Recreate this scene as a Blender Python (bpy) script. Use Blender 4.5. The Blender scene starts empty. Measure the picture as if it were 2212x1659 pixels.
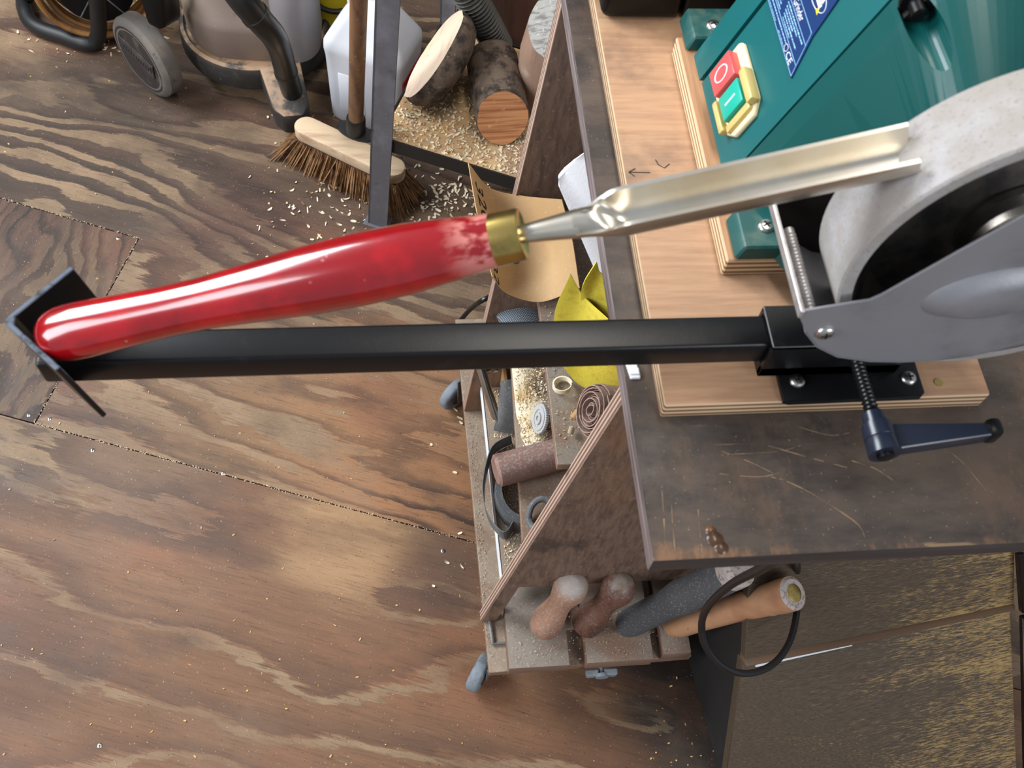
import bpy, bmesh, math, random
from mathutils import Vector, Matrix, noise as mnoise
random.seed(7)
S = bpy.context.scene
COL = S.collection
PI = math.pi

# ------------------------------------------------------------------ camera, world, lights, exposure
# world axes follow the bench: x along its front edge, y towards its back, z up; the front-left top corner is (0, 0, .98)
F, CX, CY = 2200., 1106., 829.5
NX, NY = -200., 1270.                                  # where straight down lies in the frame, from its centre
TH = math.atan(math.hypot(NX, NY) / F); RO = math.atan2(-NX, NY); YAW = math.radians(-12.36)
RZ = Matrix.Rotation(YAW, 3, 'Z')
CW = RZ @ Vector((0, math.sin(TH), -math.cos(TH)))
_r0 = RZ @ Vector((1, 0, 0)); _u0 = RZ @ Vector((0, math.cos(TH), math.sin(TH)))
CR = _r0 * math.cos(RO) + _u0 * math.sin(RO)
CU = _u0 * math.cos(RO) - _r0 * math.sin(RO)
CC = Vector((-.15837, -.21816, 1.6))
cd = bpy.data.cameras.new('camera'); cam = bpy.data.objects.new('camera', cd); COL.objects.link(cam)
cd.sensor_width = 36; cd.lens = 36 * F / 2212; cd.clip_start = .02
cam.matrix_world = Matrix(((CR.x, CU.x, -CW.x, CC.x), (CR.y, CU.y, -CW.y, CC.y), (CR.z, CU.z, -CW.z, CC.z), (0, 0, 0, 1)))
cd.dof.use_dof = True; cd.dof.focus_distance = 1.35; cd.dof.aperture_fstop = 15
S.camera = cam

wd = bpy.data.worlds.new('world'); S.world = wd; wd.use_nodes = True
bg = wd.node_tree.nodes['Background']; bg.inputs[0].default_value = (.80, .88, 1, 1); bg.inputs[1].default_value = .32

def area(name, loc, target, sx, sy, power, col):
    ld = bpy.data.lights.new(name, 'AREA'); ld.shape = 'RECTANGLE'; ld.size = sx; ld.size_y = sy; ld.energy = power; ld.color = col
    o = bpy.data.objects.new(name, ld); COL.objects.link(o); o.location = loc
    o.rotation_euler = (Vector(target) - Vector(loc)).to_track_quat('-Z', 'Y').to_euler()
    return o
area('window_light', (-2.1, 1.5, 2.2), (0, .5, .5), 1.5, 1.1, 86, (.90, .95, 1))
area('ceiling_lamp', (.25, .75, 2.6), (.0, .75, 0), 1.3, .3, 16, (1, .93, .84))
area('door_light', (-2.4, -.5, 1.9), (-.3, .4, .4), 1.0, 1.6, 42, (.92, .95, 1))
area('front_window', (1.5, -1.7, 2.1), (.2, .1, .7), 1.2, 1.0, 26, (.92, .95, 1))
S.view_settings.view_transform = 'Standard'; S.view_settings.look = 'None'
S.view_settings.gamma = 1; S.view_settings.use_curve_mapping = False
S.view_settings.exposure = 0.32

# ------------------------------------------------------------------ helpers: points, objects
def ray(x, y): return CW + CR * ((x - CX) / F) - CU * ((y - CY) / F)
def P(x, y, z):                                        # the point of height z seen at a pixel of the photograph
    d = ray(x, y); return CC + d * ((z - CC.z) / d.z)
def Py(x, y, Y):                                       # ... of depth Y
    d = ray(x, y); return CC + d * ((Y - CC.y) / d.y)
V = Vector
def thing(name, label, cat, loc, rotz=0, group=None, kind=None):
    o = bpy.data.objects.new(name, None); COL.objects.link(o); o.empty_display_size = .05
    o.location = loc; o.rotation_euler = (0, 0, rotz)
    o['W'] = 0
    del o['W']
    o['label'] = label; o['category'] = cat
    if group: o['group'] = group
    if kind: o['kind'] = kind
    WM[o.name] = Matrix.Translation(V(loc)) @ Matrix.Rotation(rotz, 4, 'Z')
    return o
WM = {}
def finish(me, mats, smooth=35):
    for m in (mats if isinstance(mats, (list, tuple)) else [mats]): me.materials.append(m)
    if smooth:
        me.shade_smooth(); me.set_sharp_from_angle(angle=math.radians(smooth))
def obj(name, bm, mats, parent=None, smooth=35, local=False, **props):
    """bm is in world coordinates (unless local); links it as ONE mesh object below its parent"""
    bmesh.ops.recalc_face_normals(bm, faces=bm.faces)
    me = bpy.data.meshes.new(name)
    if parent is not None and not local: bm.transform(WM[parent.name].inverted())
    bm.to_mesh(me); bm.free(); finish(me, mats, smooth)
    o = bpy.data.objects.new(name, me); COL.objects.link(o)
    if parent is not None: o.parent = parent; WM[o.name] = WM[parent.name]
    else: WM[o.name] = Matrix()
    for k, v in props.items(): o[k] = v
    return o
def solo(name, bm, mats, label, cat, base, smooth=35, group=None, kind=None):
    """a thing that is one mesh; its origin goes to base"""
    bmesh.ops.recalc_face_normals(bm, faces=bm.faces)
    bm.transform(Matrix.Translation(-V(base)))
    me = bpy.data.meshes.new(name); bm.to_mesh(me); bm.free(); finish(me, mats, smooth)
    o = bpy.data.objects.new(name, me); COL.objects.link(o); o.location = base
    WM[o.name] = Matrix.Translation(V(base))
    o['label'] = label; o['category'] = cat
    if group: o['group'] = group
    if kind: o['kind'] = kind
    return o
def dup(src, parent, mat):
    o = src.copy(); COL.objects.link(o); o.parent = parent; o.matrix_local = mat; WM[o.name] = WM[parent.name] @ mat
    return o

# ------------------------------------------------------------------ helpers: shapes
def nb(): return bmesh.new()
def basis(ax, ref=None):
    z = V(ax).normalized()
    ref = V(ref) if ref is not None else (V((0, 0, 1)) if abs(z.z) < .95 else V((1, 0, 0)))
    x = (ref - z * ref.dot(z)).normalized(); y = z.cross(x)
    return x, y, z
def setmat(faces, mi):
    for f in faces: f.material_index = mi
def box(bm, lo, hi, bev=0, mi=0, M=None, seg=1):
    lo, hi = V(lo), V(hi)
    vs = [bm.verts.new((x, y, z)) for x in (lo.x, hi.x) for y in (lo.y, hi.y) for z in (lo.z, hi.z)]
    fs = [bm.faces.new([vs[i] for i in q]) for q in ((0, 1, 3, 2), (4, 6, 7, 5), (0, 4, 5, 1), (2, 3, 7, 6), (0, 2, 6, 4), (1, 5, 7, 3))]
    setmat(fs, mi)
    bmesh.ops.recalc_face_normals(bm, faces=fs)
    nv = vs
    if bev:
        r = bmesh.ops.bevel(bm, geom=list({e for f in fs for e in f.edges}), offset=bev, segments=seg, affect='EDGES', profile=.5)
        nv = list({v for f in r['faces'] for v in f.verts} | {v for v in vs if v.is_valid})
        setmat([f for f in r['faces']], mi)
    if M is not None: bmesh.ops.transform(bm, matrix=M, verts=nv)
    return nv
def prism(bm, pts, vec, bev=0, mi=0, seg=1):
    """polygon of 3-D points swept along vec"""
    vec = V(vec); a = [bm.verts.new(p) for p in pts]; b = [bm.verts.new(V(p) + vec) for p in pts]
    n = len(a); fs = [bm.faces.new(a), bm.faces.new(list(reversed(b)))]
    for i in range(n): fs.append(bm.faces.new((a[i], b[i], b[(i + 1) % n], a[(i + 1) % n])))
    setmat(fs, mi); bmesh.ops.recalc_face_normals(bm, faces=fs)
    if bev:
        r = bmesh.ops.bevel(bm, geom=list({e for f in fs for e in f.edges}), offset=bev, segments=seg, affect='EDGES', profile=.5)
        setmat(r['faces'], mi)
def rings(bm, rows, close=True, cap0=True, cap1=True, mi=0):
    vr = [[bm.verts.new(p) for p in row] for row in rows]
    n = len(rows[0]); fs = []
    for i in range(len(vr) - 1):
        for j in range(n if close else n - 1):
            k = (j + 1) % n
            fs.append(bm.faces.new((vr[i][j], vr[i][k], vr[i + 1][k], vr[i + 1][j])))
    if cap0: fs.append(bm.faces.new(list(reversed(vr[0]))))
    if cap1: fs.append(bm.faces.new(vr[-1]))
    setmat(fs, mi); return vr
def lathe(bm, p0, p1, prof, seg=24, mi=0, cap0=True, cap1=True, ref=None, sq=1.0, jit=0, absolute=False):
    """profile of (t, r): t runs 0..1 from p0 to p1 (or metres when absolute)"""
    p0, p1 = V(p0), V(p1); x, y, z = basis(p1 - p0, ref); L = 1 if absolute else (p1 - p0).length
    rows = []
    for t, r in prof:
        c = p0 + z * (t * L); row = []
        for k in range(seg):
            a = 2 * PI * k / seg
            rr = max(r, 1e-5)
            if jit: rr *= 1 + jit * mnoise.noise(V((math.cos(a) * 1.7, math.sin(a) * 1.7, t * 3 + 5)))
            row.append(c + x * (rr * math.cos(a)) + y * (rr * sq * math.sin(a)))
        rows.append(row)
    return rings(bm, rows, True, cap0, cap1, mi)
def cat(pts, n=8, closed=False):
    pts = [V(p) for p in pts]; out = []; m = len(pts)
    for i in range(m if closed else m - 1):
        if closed: a, b, c, d = pts[i - 1], pts[i], pts[(i + 1) % m], pts[(i + 2) % m]
        else: a, b, c, d = pts[max(i - 1, 0)], pts[i], pts[i + 1], pts[min(i + 2, m - 1)]
        for k in range(n):
            t = k / n
            out.append(.5 * ((2 * b) + (c - a) * t + (2 * a - 5 * b + 4 * c - d) * t * t + (3 * b - a - 3 * c + d) * t ** 3))
    if not closed: out.append(pts[-1])
    return out
def tube(bm, pts, r, seg=10, closed=False, mi=0, smooth=0, caps=True):
    if smooth: pts = cat(pts, smooth, closed)
    pts = [V(p) for p in pts]; n = len(pts); rows = []; x = None
    for i, p in enumerate(pts):
        if closed: t = pts[(i + 1) % n] - pts[i - 1]
        else: t = pts[min(i + 1, n - 1)] - pts[max(i - 1, 0)]
        t.normalize()
        if x is None: x = basis(t)[0]
        x = (x - t * x.dot(t)).normalized(); y = t.cross(x)
        rr = r(i / (n - 1)) if callable(r) else r
        rows.append([p + x * (rr * math.cos(2 * PI * k / seg)) + y * (rr * math.sin(2 * PI * k / seg)) for k in range(seg)])
    if closed: rows.append(rows[0])
    rings(bm, rows, True, caps and not closed, caps and not closed, mi)
    if closed: bmesh.ops.remove_doubles(bm, verts=bm.verts, dist=1e-6)
def ribbon(bm, pts, w, th, mi=0):
    """a strip standing on a path: w is the width vector (vertical), th its thickness"""
    pts = [V(p) for p in pts]; n = len(pts); w = V(w); rows = []
    for i, p in enumerate(pts):
        t = (pts[min(i + 1, n - 1)] - pts[max(i - 1, 0)]).normalized(); nn = t.cross(w).normalized() * th / 2
        rows.append([p - nn, p + nn, p + nn + w, p - nn + w])
    rings(bm, rows, True, True, True, mi)
def ctrl(grid):
    """surface function of a grid of control points"""
    grid = [[V(p) for p in row] for row in grid]
    def at(row, t):
        m = len(row) - 1; f = min(max(t, 0), 1) * m; i = min(int(f), m - 1); t = f - i
        a, b, c, d = (row[i - 1] if i > 0 else row[i] * 2 - row[i + 1]), row[i], row[i + 1], (row[i + 2] if i + 2 <= m else row[i + 1] * 2 - row[i])
        return .5 * ((2 * b) + (c - a) * t + (2 * a - 5 * b + 4 * c - d) * t * t + (3 * b - a - 3 * c + d) * t ** 3)
    return lambda s, t: at([at(r, s) for r in grid], t)
def nrm(f, s, t, e=.01):
    a = f(min(s + e, 1), t) - f(max(s - e, 0), t); b = f(s, min(t + e, 1)) - f(s, max(t - e, 0))
    n = a.cross(b).normalized()
    if n.length < .5: n = V((0, 0, 1))
    c = (f(.55, .5) - f(.45, .5)).cross(f(.5, .55) - f(.5, .45)); sg = 1 if c.z > 0 else -1
    return n * sg
def sheet(bm, f, nu, nv, th, mi=0, mib=None):
    top = [[f(i / nu, j / nv) for i in range(nu + 1)] for j in range(nv + 1)]
    bot = [[f(i / nu, j / nv) - nrm(f, i / nu, j / nv) * th for i in range(nu + 1)] for j in range(nv + 1)]
    A = [[bm.verts.new(p) for p in r] for r in top]; B = [[bm.verts.new(p) for p in r] for r in bot]
    for j in range(nv):
        for i in range(nu):
            bm.faces.new((A[j][i], A[j][i + 1], A[j + 1][i + 1], A[j + 1][i])).material_index = mi
            bm.faces.new((B[j][i], B[j + 1][i], B[j + 1][i + 1], B[j][i + 1])).material_index = mi if mib is None else mib
    for i in range(nu):
        bm.faces.new((A[0][i], B[0][i], B[0][i + 1], A[0][i + 1])); bm.faces.new((A[nv][i], A[nv][i + 1], B[nv][i + 1], B[nv][i]))
    for j in range(nv):
        bm.faces.new((A[j][0], A[j + 1][0], B[j + 1][0], B[j][0])); bm.faces.new((A[j][nu], B[j][nu], B[j + 1][nu], A[j + 1][nu]))
def text2d(s, size=1.0):
    """triangulated outline of lettering in the xy plane, as (verts, faces)"""
    cu = bpy.data.curves.new('t', 'FONT'); cu.body = s; cu.size = size; cu.resolution_u = 2
    o = bpy.data.objects.new('t', cu); COL.objects.link(o)
    dg = bpy.context.evaluated_depsgraph_get(); me = bpy.data.meshes.new_from_object(o.evaluated_get(dg))
    vs = [V(v.co) for v in me.vertices]; fs = [list(p.vertices) for p in me.polygons]
    bpy.data.objects.remove(o); bpy.data.curves.remove(cu); bpy.data.meshes.remove(me)
    return vs, fs
def put_text(bm, s, size, fn, mi=0):
    vs, fs = text2d(s, size); w = [bm.verts.new(fn(v.x, v.y)) for v in vs]
    for f in fs:
        try: bm.faces.new([w[i] for i in f]).material_index = mi
        except ValueError: pass
    return max(v.x for v in vs)
def screw(name, c, axis, r, parent, mats, turn=.3):
    """pan head with a pressed cross; mats = (metal, dark)"""
    bm = nb(); c = V(c); x, y, z = basis(axis)
    lathe(bm, c - z * .001, c + z, [(0, r), (.001 + r * .18, r), (.001 + r * .38, r * .86), (.001 + r * .52, r * .55), (.001 + r * .56, .0)], 20, absolute=True)
    M = Matrix((x, y, z)).transposed().to_4x4(); M.translation = c
    M = M @ Matrix.Rotation(turn, 4, 'Z')
    for a in (0, PI / 2):
        box(bm, (-r * .52, -r * .11, r * .30), (r * .52, r * .11, r * .575), 0, 1, M @ Matrix.Rotation(a, 4, 'Z'))
    return obj(name, bm, mats, parent)

# ------------------------------------------------------------------ materials
class NT:
    def __init__(s, name):
        s.m = bpy.data.materials.new(name); s.m.use_nodes = True; s.t = s.m.node_tree; s.n = s.t.nodes; s.l = s.t.links
        s.b = s.n['Principled BSDF']; s.tc = s.n.new('ShaderNodeTexCoord'); s.obj = s.tc.outputs['Object']; s.nor = s.tc.outputs['Normal']
    def set(s, sock, v):
        if hasattr(v, 'is_linked'): s.l.new(v, sock)
        elif isinstance(v, (tuple, list)) and len(v) == 3 and sock.type == 'RGBA': sock.default_value = (*v, 1)
        else: sock.default_value = v
    def math(s, op, a, b=0., c=0., clamp=False):
        n = s.n.new('ShaderNodeMath'); n.operation = op; n.use_clamp = clamp
        for i, v in enumerate((a, b, c)): s.set(n.inputs[i], v)
        return n.outputs[0]
    def map(s, vec, loc=(0, 0, 0), rot=(0, 0, 0), sc=(1, 1, 1)):
        n = s.n.new('ShaderNodeMapping'); s.l.new(vec, n.inputs[0]); n.inputs[1].default_value = loc; n.inputs[2].default_value = rot; n.inputs[3].default_value = sc
        return n.outputs[0]
    def noise(s, vec, scale, detail=4, rough=.55, dist=0.):
        n = s.n.new('ShaderNodeTexNoise'); s.l.new(vec, n.inputs['Vector']); n.inputs['Scale'].default_value = scale
        n.inputs['Detail'].default_value = detail; n.inputs['Roughness'].default_value = rough; n.inputs['Distortion'].default_value = dist
        return n.outputs['Fac']
    def voro(s, vec, scale, feat='DISTANCE_TO_EDGE'):
        n = s.n.new('ShaderNodeTexVoronoi'); n.feature = feat; s.l.new(vec, n.inputs['Vector']); n.inputs['Scale'].default_value = scale
        return n.outputs[0]
    def step(s, v, lo, hi, a=0., b=1.):
        n = s.n.new('ShaderNodeMapRange'); n.interpolation_type = 'SMOOTHSTEP'; s.set(n.inputs[0], v)
        for i, q in enumerate((lo, hi, a, b)): n.inputs[i + 1].default_value = q
        return n.outputs[0]
    def mix(s, f, a, b):
        n = s.n.new('ShaderNodeMix'); n.data_type = 'RGBA'; s.set(n.inputs[0], f); s.set(n.inputs[6], a); s.set(n.inputs[7], b)
        return n.outputs[2]
    def sep(s, v):
        n = s.n.new('ShaderNodeSeparateXYZ'); s.l.new(v, n.inputs[0]); return n.outputs
    def bump(s, h, strength=.3, dist=.001, prev=None):
        n = s.n.new('ShaderNodeBump'); n.inputs['Strength'].default_value = strength; n.inputs['Distance'].default_value = dist
        s.l.new(h, n.inputs['Height'])
        if prev is not None: s.l.new(prev, n.inputs['Normal'])
        return n.outputs[0]
    def out(s, col, rough=.6, metal=0., normal=None, **kw):
        s.set(s.b.inputs['Base Color'], col); s.set(s.b.inputs['Roughness'], rough); s.set(s.b.inputs['Metallic'], metal)
        if normal is not None: s.l.new(normal, s.b.inputs['Normal'])
        for k, v in kw.items(): s.set(s.b.inputs[k], v)
        return s.m
def rgb(r, g, b):                                      # sRGB 0-255 -> linear
    f = lambda c: (c / 255 / 12.92) if c <= 10 else ((c / 255 + .055) / 1.055) ** 2.4
    return (f(r), f(g), f(b))
def mat(name, base, rough=.6, metal=0., layers=(), bumps=(), rot=(0, 0, 0), rvar=0, **kw):
    """layers: dict(c colour, s scale, lo, hi, st stretch, d detail, up dust only on faces that look up, amt)"""
    t = NT(name); vec = t.map(t.obj, rot=rot) if any(rot) else t.obj; col = base; nz = None
    for i, L in enumerate(layers):
        m = t.noise(t.map(vec, (i * 3.7, i * 1.3, i * 2.1), sc=L.get('st', (1, 1, 1))), L['s'], L.get('d', 5), L.get('r', .6), L.get('dist', 0.))
        m = t.step(m, L['lo'], L['hi'], 0, L.get('amt', 1))
        if L.get('up'):
            if nz is None: nz = t.sep(t.nor)[2]
            m = t.math('MULTIPLY', m, t.step(nz, .15, .8))
        col = t.mix(m, col, L['c'])
    nb_ = None
    for sc, st, stretch in bumps: nb_ = t.bump(t.noise(t.map(vec, sc=stretch), sc, 4), st, .001, nb_)
    r = rough
    if rvar: r = t.math('ADD', t.math('MULTIPLY', t.noise(vec, 9, 4), rvar), rough - rvar / 2)
    return t.out(col, r, metal, nb_, **kw)
def plymat(name, face, grain, edge_l, edge_d, axis, layers, period=.0052, edge_rough=.7, rough=.55, st=(1, 12, 1), es=0.):
    """plywood: veneer grain on the faces, stacked layers where the cut edge shows; axis = thickness axis"""
    t = NT(name); nx = t.sep(t.nor)[axis]; co = t.sep(t.obj)[axis]
    facem = t.step(t.math('ABSOLUTE', nx), .5, .8)
    g = t.noise(t.map(t.obj, sc=st), 14, 6, .65)
    col = t.mix(t.step(g, .35, .7), face, grain)
    for i, L in enumerate(layers):
        m = t.step(t.noise(t.map(t.obj, (i * 2.7, i, 3), sc=L.get('st', (1, 1, 1))), L['s'], 6, .62), L['lo'], L['hi'], 0, L.get('amt', 1)); col = t.mix(m, col, L['c'])
    w = t.math('SINE', t.math('MULTIPLY', co, 2 * PI / period))
    w = t.math('ADD', w, t.math('MULTIPLY', t.math('SUBTRACT', t.noise(t.map(t.obj, sc=(.5, .5, 6)), 30, 4), .5), .9))
    ecol = t.mix(t.step(w, -.5, .7), edge_d, edge_l)
    if es: ecol = t.mix(t.step(t.noise(t.obj, 18, 5), .45, .75, 0, es), ecol, edge_d)
    col = t.mix(facem, ecol, col)
    nrm_ = t.bump(t.noise(t.map(t.obj, sc=st), 40, 4), .15)
    return t.out(col, rough, 0, nrm_)
D_TAN = rgb(168, 150, 128); D_GREY = rgb(150, 140, 128)

def floor_mat(name, rot, seed, dark, mid, tan, A, B, N, us=1.1, vs=5., lo=.5, tanamt=.9, warm=rgb(112, 76, 58), spots=()):
    """worn rotary-cut plywood: contour islands of grain, fine pores, ground-in dust and stains"""
    t = NT(name); v = t.map(t.obj, (seed, seed * .7, 0), (0, 0, rot)); x, y, z = t.sep(v)
    big = t.noise(t.map(v, sc=(us, vs, 1)), 1., 2.5, .45)
    med = t.noise(t.map(v, (5, 2, 0), sc=(us * 5, vs * 4, 1)), 1., 4, .6)
    pores = t.noise(t.map(v, sc=(16, 330, 1)), 1., 5, .75)
    fine = t.noise(t.map(v, sc=(5, 90, 1)), 1., 5, .7)
    h = t.math('ADD', t.math('MULTIPLY', y, A), t.math('MULTIPLY', big, B))
    h = t.math('ADD', h, t.math('MULTIPLY', med, .16 * B))
    h = t.math('ADD', t.math('MULTIPLY', h, N), t.math('ADD', t.math('MULTIPLY', pores, .22), t.math('MULTIPLY', fine, .42)))
    fr = t.math('FRACT', h)
    isl = t.math('MULTIPLY', t.step(fr, lo, lo + .035), t.step(fr, .955, .985, 1, 0))          # the worn early wood: sharp ragged islands
    line_ = t.math('MULTIPLY', t.step(fr, .0, .05), t.step(fr, .08, .40, 1, 0))                 # dark late wood behind their edge
    patch = t.noise(t.map(v, (9, 4, 0), sc=(1.2, 2.6, 1)), 1.6, 5, .6)
    pm = t.step(patch, .36, .58)
    col = t.mix(t.step(fine, .3, .75), mid, tuple(c * .72 for c in mid))
    col = t.mix(t.math('MULTIPLY', t.step(t.noise(t.map(v, (2, 7, 0), sc=(1, 2.2, 1)), 2.4, 5, .6), .48, .66), .7), col, warm)
    jag = t.noise(t.map(v, sc=(2, 9, 1)), 2., 5, .6)
    for sx, sy, sr, sc_, sa in spots:                       # large worn, dirty or painted-shadow areas, each where it lies on the floor
        d = t.n.new('ShaderNodeVectorMath'); d.operation = 'DISTANCE'; t.l.new(t.obj, d.inputs[0]); d.inputs[1].default_value = (sx, sy, 0)
        dd = t.math('ADD', d.outputs['Value'], t.math('MULTIPLY', t.math('SUBTRACT', jag, .5), sr * 1.1))
        col = t.mix(t.step(dd, sr * .35, sr, sa, 0), col, sc_)
    col = t.mix(t.math('MULTIPLY', line_, t.step(patch, .3, .5, .85, .45)), col, dark)
    tcol = t.mix(t.step(t.noise(v, 7, 6, .65), .35, .7), tan, tuple(a * .55 + b * .25 for a, b in zip(tan, mid)))
    col = t.mix(t.math('MULTIPLY', isl, t.math('MULTIPLY', pm, tanamt)), col, tcol)
    col = t.mix(t.step(pores, .50, .72, 0, .62), col, tuple(c * .5 for c in dark))
    blot = t.noise(t.map(v, (1, 8, 0), sc=(1, 1.6, 1)), 3.1, 7, .62)
    col = t.mix(t.step(blot, .55, .74, 0, .7), col, rgb(66, 52, 44))
    dust = t.noise(t.map(v, (3, 8, 4)), 1.9, 6, .6)
    col = t.mix(t.step(dust, .50, .74, 0, .6), col, rgb(140, 116, 92))
    stain = t.noise(t.map(v, (4, 1, 0), sc=(1, 1.6, 1)), 15, 3, .6)
    col = t.mix(t.step(stain, .70, .76, 0, .75), col, rgb(46, 38, 36))
    col = t.mix(t.step(t.noise(v, 300, 2, .5), .69, .73, 0, .7), col, rgb(190, 164, 130))
    col = t.mix(t.step(t.noise(t.map(v, (3, 3, 3)), 300, 2, .5), .67, .71, 0, .75), col, rgb(38, 30, 27))
    n2 = t.bump(pores, .35, .001, t.bump(isl, .25, .001))
    return t.out(col, t.step(patch, .3, .6, .46, .66), 0, n2, **{'Specular IOR Level': .4})

M = {}
def build_materials():
    M['steel'] = mat('bright_steel', rgb(196, 190, 180), .26, 1., [dict(c=rgb(150, 138, 118), s=16, lo=.4, hi=.75)], [(160, .05, (1, 8, 8))], rvar=.12)
    M['zinc'] = mat('zinc_screw', rgb(205, 203, 196), .3, 1.)
    M['dark'] = mat('dark_recess', rgb(22, 20, 18), .8)
    M['blackm'] = mat('black_powder_coat', rgb(14, 14, 16), .36, 0., [dict(c=rgb(44, 44, 48), s=60, lo=.55, hi=.8, amt=.35)], [(700, .06, (1, 1, 1))], **{'Specular IOR Level': .36})
    M['blackp'] = mat('black_plastic', rgb(13, 13, 14), .34, **{'Specular IOR Level': .3})
    M['rubber'] = mat('black_rubber', rgb(26, 26, 27), .5)
    M['lever'] = mat('lever_enamel', rgb(28, 35, 50), .28)
    M['brass'] = mat('brass', rgb(206, 178, 104), .26, 1., [dict(c=rgb(150, 130, 78), s=60, lo=.42, hi=.75)])
    t = NT('red_lacquer'); n = t.noise(t.obj, 26, 6, .6); x = t.sep(t.obj)[0]
    c = t.mix(t.step(n, .4, .7), rgb(136, 8, 16), rgb(170, 14, 22))
    c = t.mix(t.step(t.noise(t.map(t.obj, sc=(1, 3, 3)), 30, 5), .55, .75, 0, .55), c, rgb(100, 10, 16))
    wearm = t.math('MULTIPLY', t.step(t.noise(t.map(t.obj, (3, 1, 0), sc=(1, 1.6, 1.6)), 60, 5, .6), .40, .56), t.step(x, .254, .276))
    c = t.mix(t.math('MULTIPLY', wearm, .75), c, rgb(206, 132, 122))
    c = t.mix(t.step(t.noise(t.map(t.obj, (7, 2, 0), sc=(1, 1.3, 1.3)), 44, 5, .6), .66, .76, 0, .8), c, rgb(84, 44, 52))
    c = t.mix(t.step(t.noise(t.map(t.obj, (2, 9, 0)), 110, 3, .5), .70, .78, 0, .9), c, rgb(214, 150, 140))
    M['red'] = t.out(c, t.math('ADD', t.math('MULTIPLY', wearm, .3), .2), 0, t.bump(n, .06), **{'Coat Weight': 1., 'Coat Roughness': .10})
    # dark stained bench board with worn orange patches, scratches and dust
    t = NT('stained_bench'); nz = t.sep(t.nor)[2]; up = t.step(nz, .5, .8); px, py, pz = t.sep(t.obj)
    base = t.mix(t.step(t.noise(t.map(t.obj, sc=(1, 3, 1)), 7, 7, .65), .35, .68), rgb(42, 34, 30), rgb(82, 68, 57))
    streak = t.noise(t.map(t.obj, sc=(60, 6, 1)), 1.6, 6, .7)
    edgef = t.step(py, .0, .022, .60, .0); ex = t.math('MULTIPLY', t.step(px, .0, .11, .9, 0), t.step(py, .02, .20, 1, .15))
    wr = t.noise(t.map(t.obj, (2, 5, 1), sc=(1.5, 1, 1)), 12, 7, .68)
    wm = t.step(t.math('ADD', t.math('ADD', wr, t.math('MULTIPLY', edgef, .28)), t.math('ADD', t.math('MULTIPLY', ex, .2), t.math('MULTIPLY', streak, .25))), .82, .98)
    base = t.mix(t.math('MULTIPLY', wm, .7), base, rgb(136, 96, 64))
    base = t.mix(t.step(t.noise(t.map(t.obj, (8, 1, 2), sc=(2, 1, 1)), 9, 8, .72), .5, .7, 0, .6), base, rgb(96, 74, 56))
    base = t.mix(t.step(t.noise(t.map(t.obj, (4, 4, 4)), 5.5, 6, .6), .56, .72, 0, .55), base, rgb(106, 98, 91))
    base = t.mix(t.step(t.noise(t.map(t.obj, (1, 4, 4)), 16, 7, .7), .60, .72, 0, .7), base, rgb(30, 28, 30))
    scr = t.noise(t.map(t.obj, (0, 0, 2), (0, 0, .6), (4, 70, 1)), 2.4, 3, .5)
    base = t.mix(t.step(scr, .71, .75, 0, .55), base, rgb(150, 122, 88))
    scr2 = t.noise(t.map(t.obj, (5, 0, 2), (0, 0, -.45), (3, 60, 1)), 2.0, 3, .5)
    base = t.mix(t.step(scr2, .72, .76, 0, .45), base, rgb(140, 120, 95))
    base = t.mix(t.step(t.noise(t.obj, 640, 2), .71, .75, 0, .7), base, rgb(186, 166, 140))
    sidec = t.mix(t.step(t.noise(t.map(t.obj, sc=(3, 3, 160)), 2, 4, .7), .35, .66), rgb(72, 62, 62), rgb(152, 138, 136))
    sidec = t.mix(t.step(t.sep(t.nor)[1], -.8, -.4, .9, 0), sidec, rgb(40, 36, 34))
    M['bench'] = t.out(t.mix(up, sidec, base), t.step(wr, .3, .7, .42, .66), 0, t.bump(streak, .12))
    ply_l = rgb(214, 186, 150); ply_d = rgb(128, 92, 66)
    M['ply'] = plymat('plywood_board', rgb(182, 142, 108), rgb(160, 122, 92), ply_l, ply_d, 2,
        [dict(c=rgb(112, 88, 72), s=8, lo=.50, hi=.70, amt=.75), dict(c=rgb(206, 166, 128), s=6, lo=.52, hi=.7, amt=.6), dict(c=rgb(70, 56, 50), s=44, lo=.68, hi=.76, amt=.8)], st=(1, 14, 1))
    M['ply_new'] = plymat('new_plywood', rgb(186, 140, 102), rgb(164, 120, 86), rgb(236, 212, 172), rgb(150, 112, 78), 2,
        [dict(c=rgb(110, 84, 68), s=9, lo=.58, hi=.74, amt=.6)], st=(14, 1, 1))
    M['panel'] = plymat('stand_side_plywood', rgb(122, 98, 82), rgb(88, 70, 60), rgb(186, 160, 142), rgb(112, 84, 72), 1,
        [dict(c=rgb(140, 100, 66), s=5, lo=.52, hi=.72, amt=.7), dict(c=rgb(52, 44, 42), s=11, lo=.58, hi=.72, amt=.7), dict(c=rgb(150, 134, 118), s=160, lo=.6, hi=.7, amt=.6)], st=(10, 1, 2), period=.0055)
    M['dusty'] = mat('dusty_board', rgb(132, 104, 84), .85, 0,
        [dict(c=rgb(158, 142, 124), s=12, lo=.3, hi=.6, up=True, amt=.9), dict(c=rgb(182, 164, 140), s=240, lo=.56, hi=.66, up=True, amt=.75), dict(c=rgb(84, 68, 58), s=160, lo=.64, hi=.72, up=True, amt=.8), dict(c=rgb(186, 150, 116), s=40, lo=.60, hi=.74, up=True, amt=.6)],
        [(420, .6, (1, 1, 1))])
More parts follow.
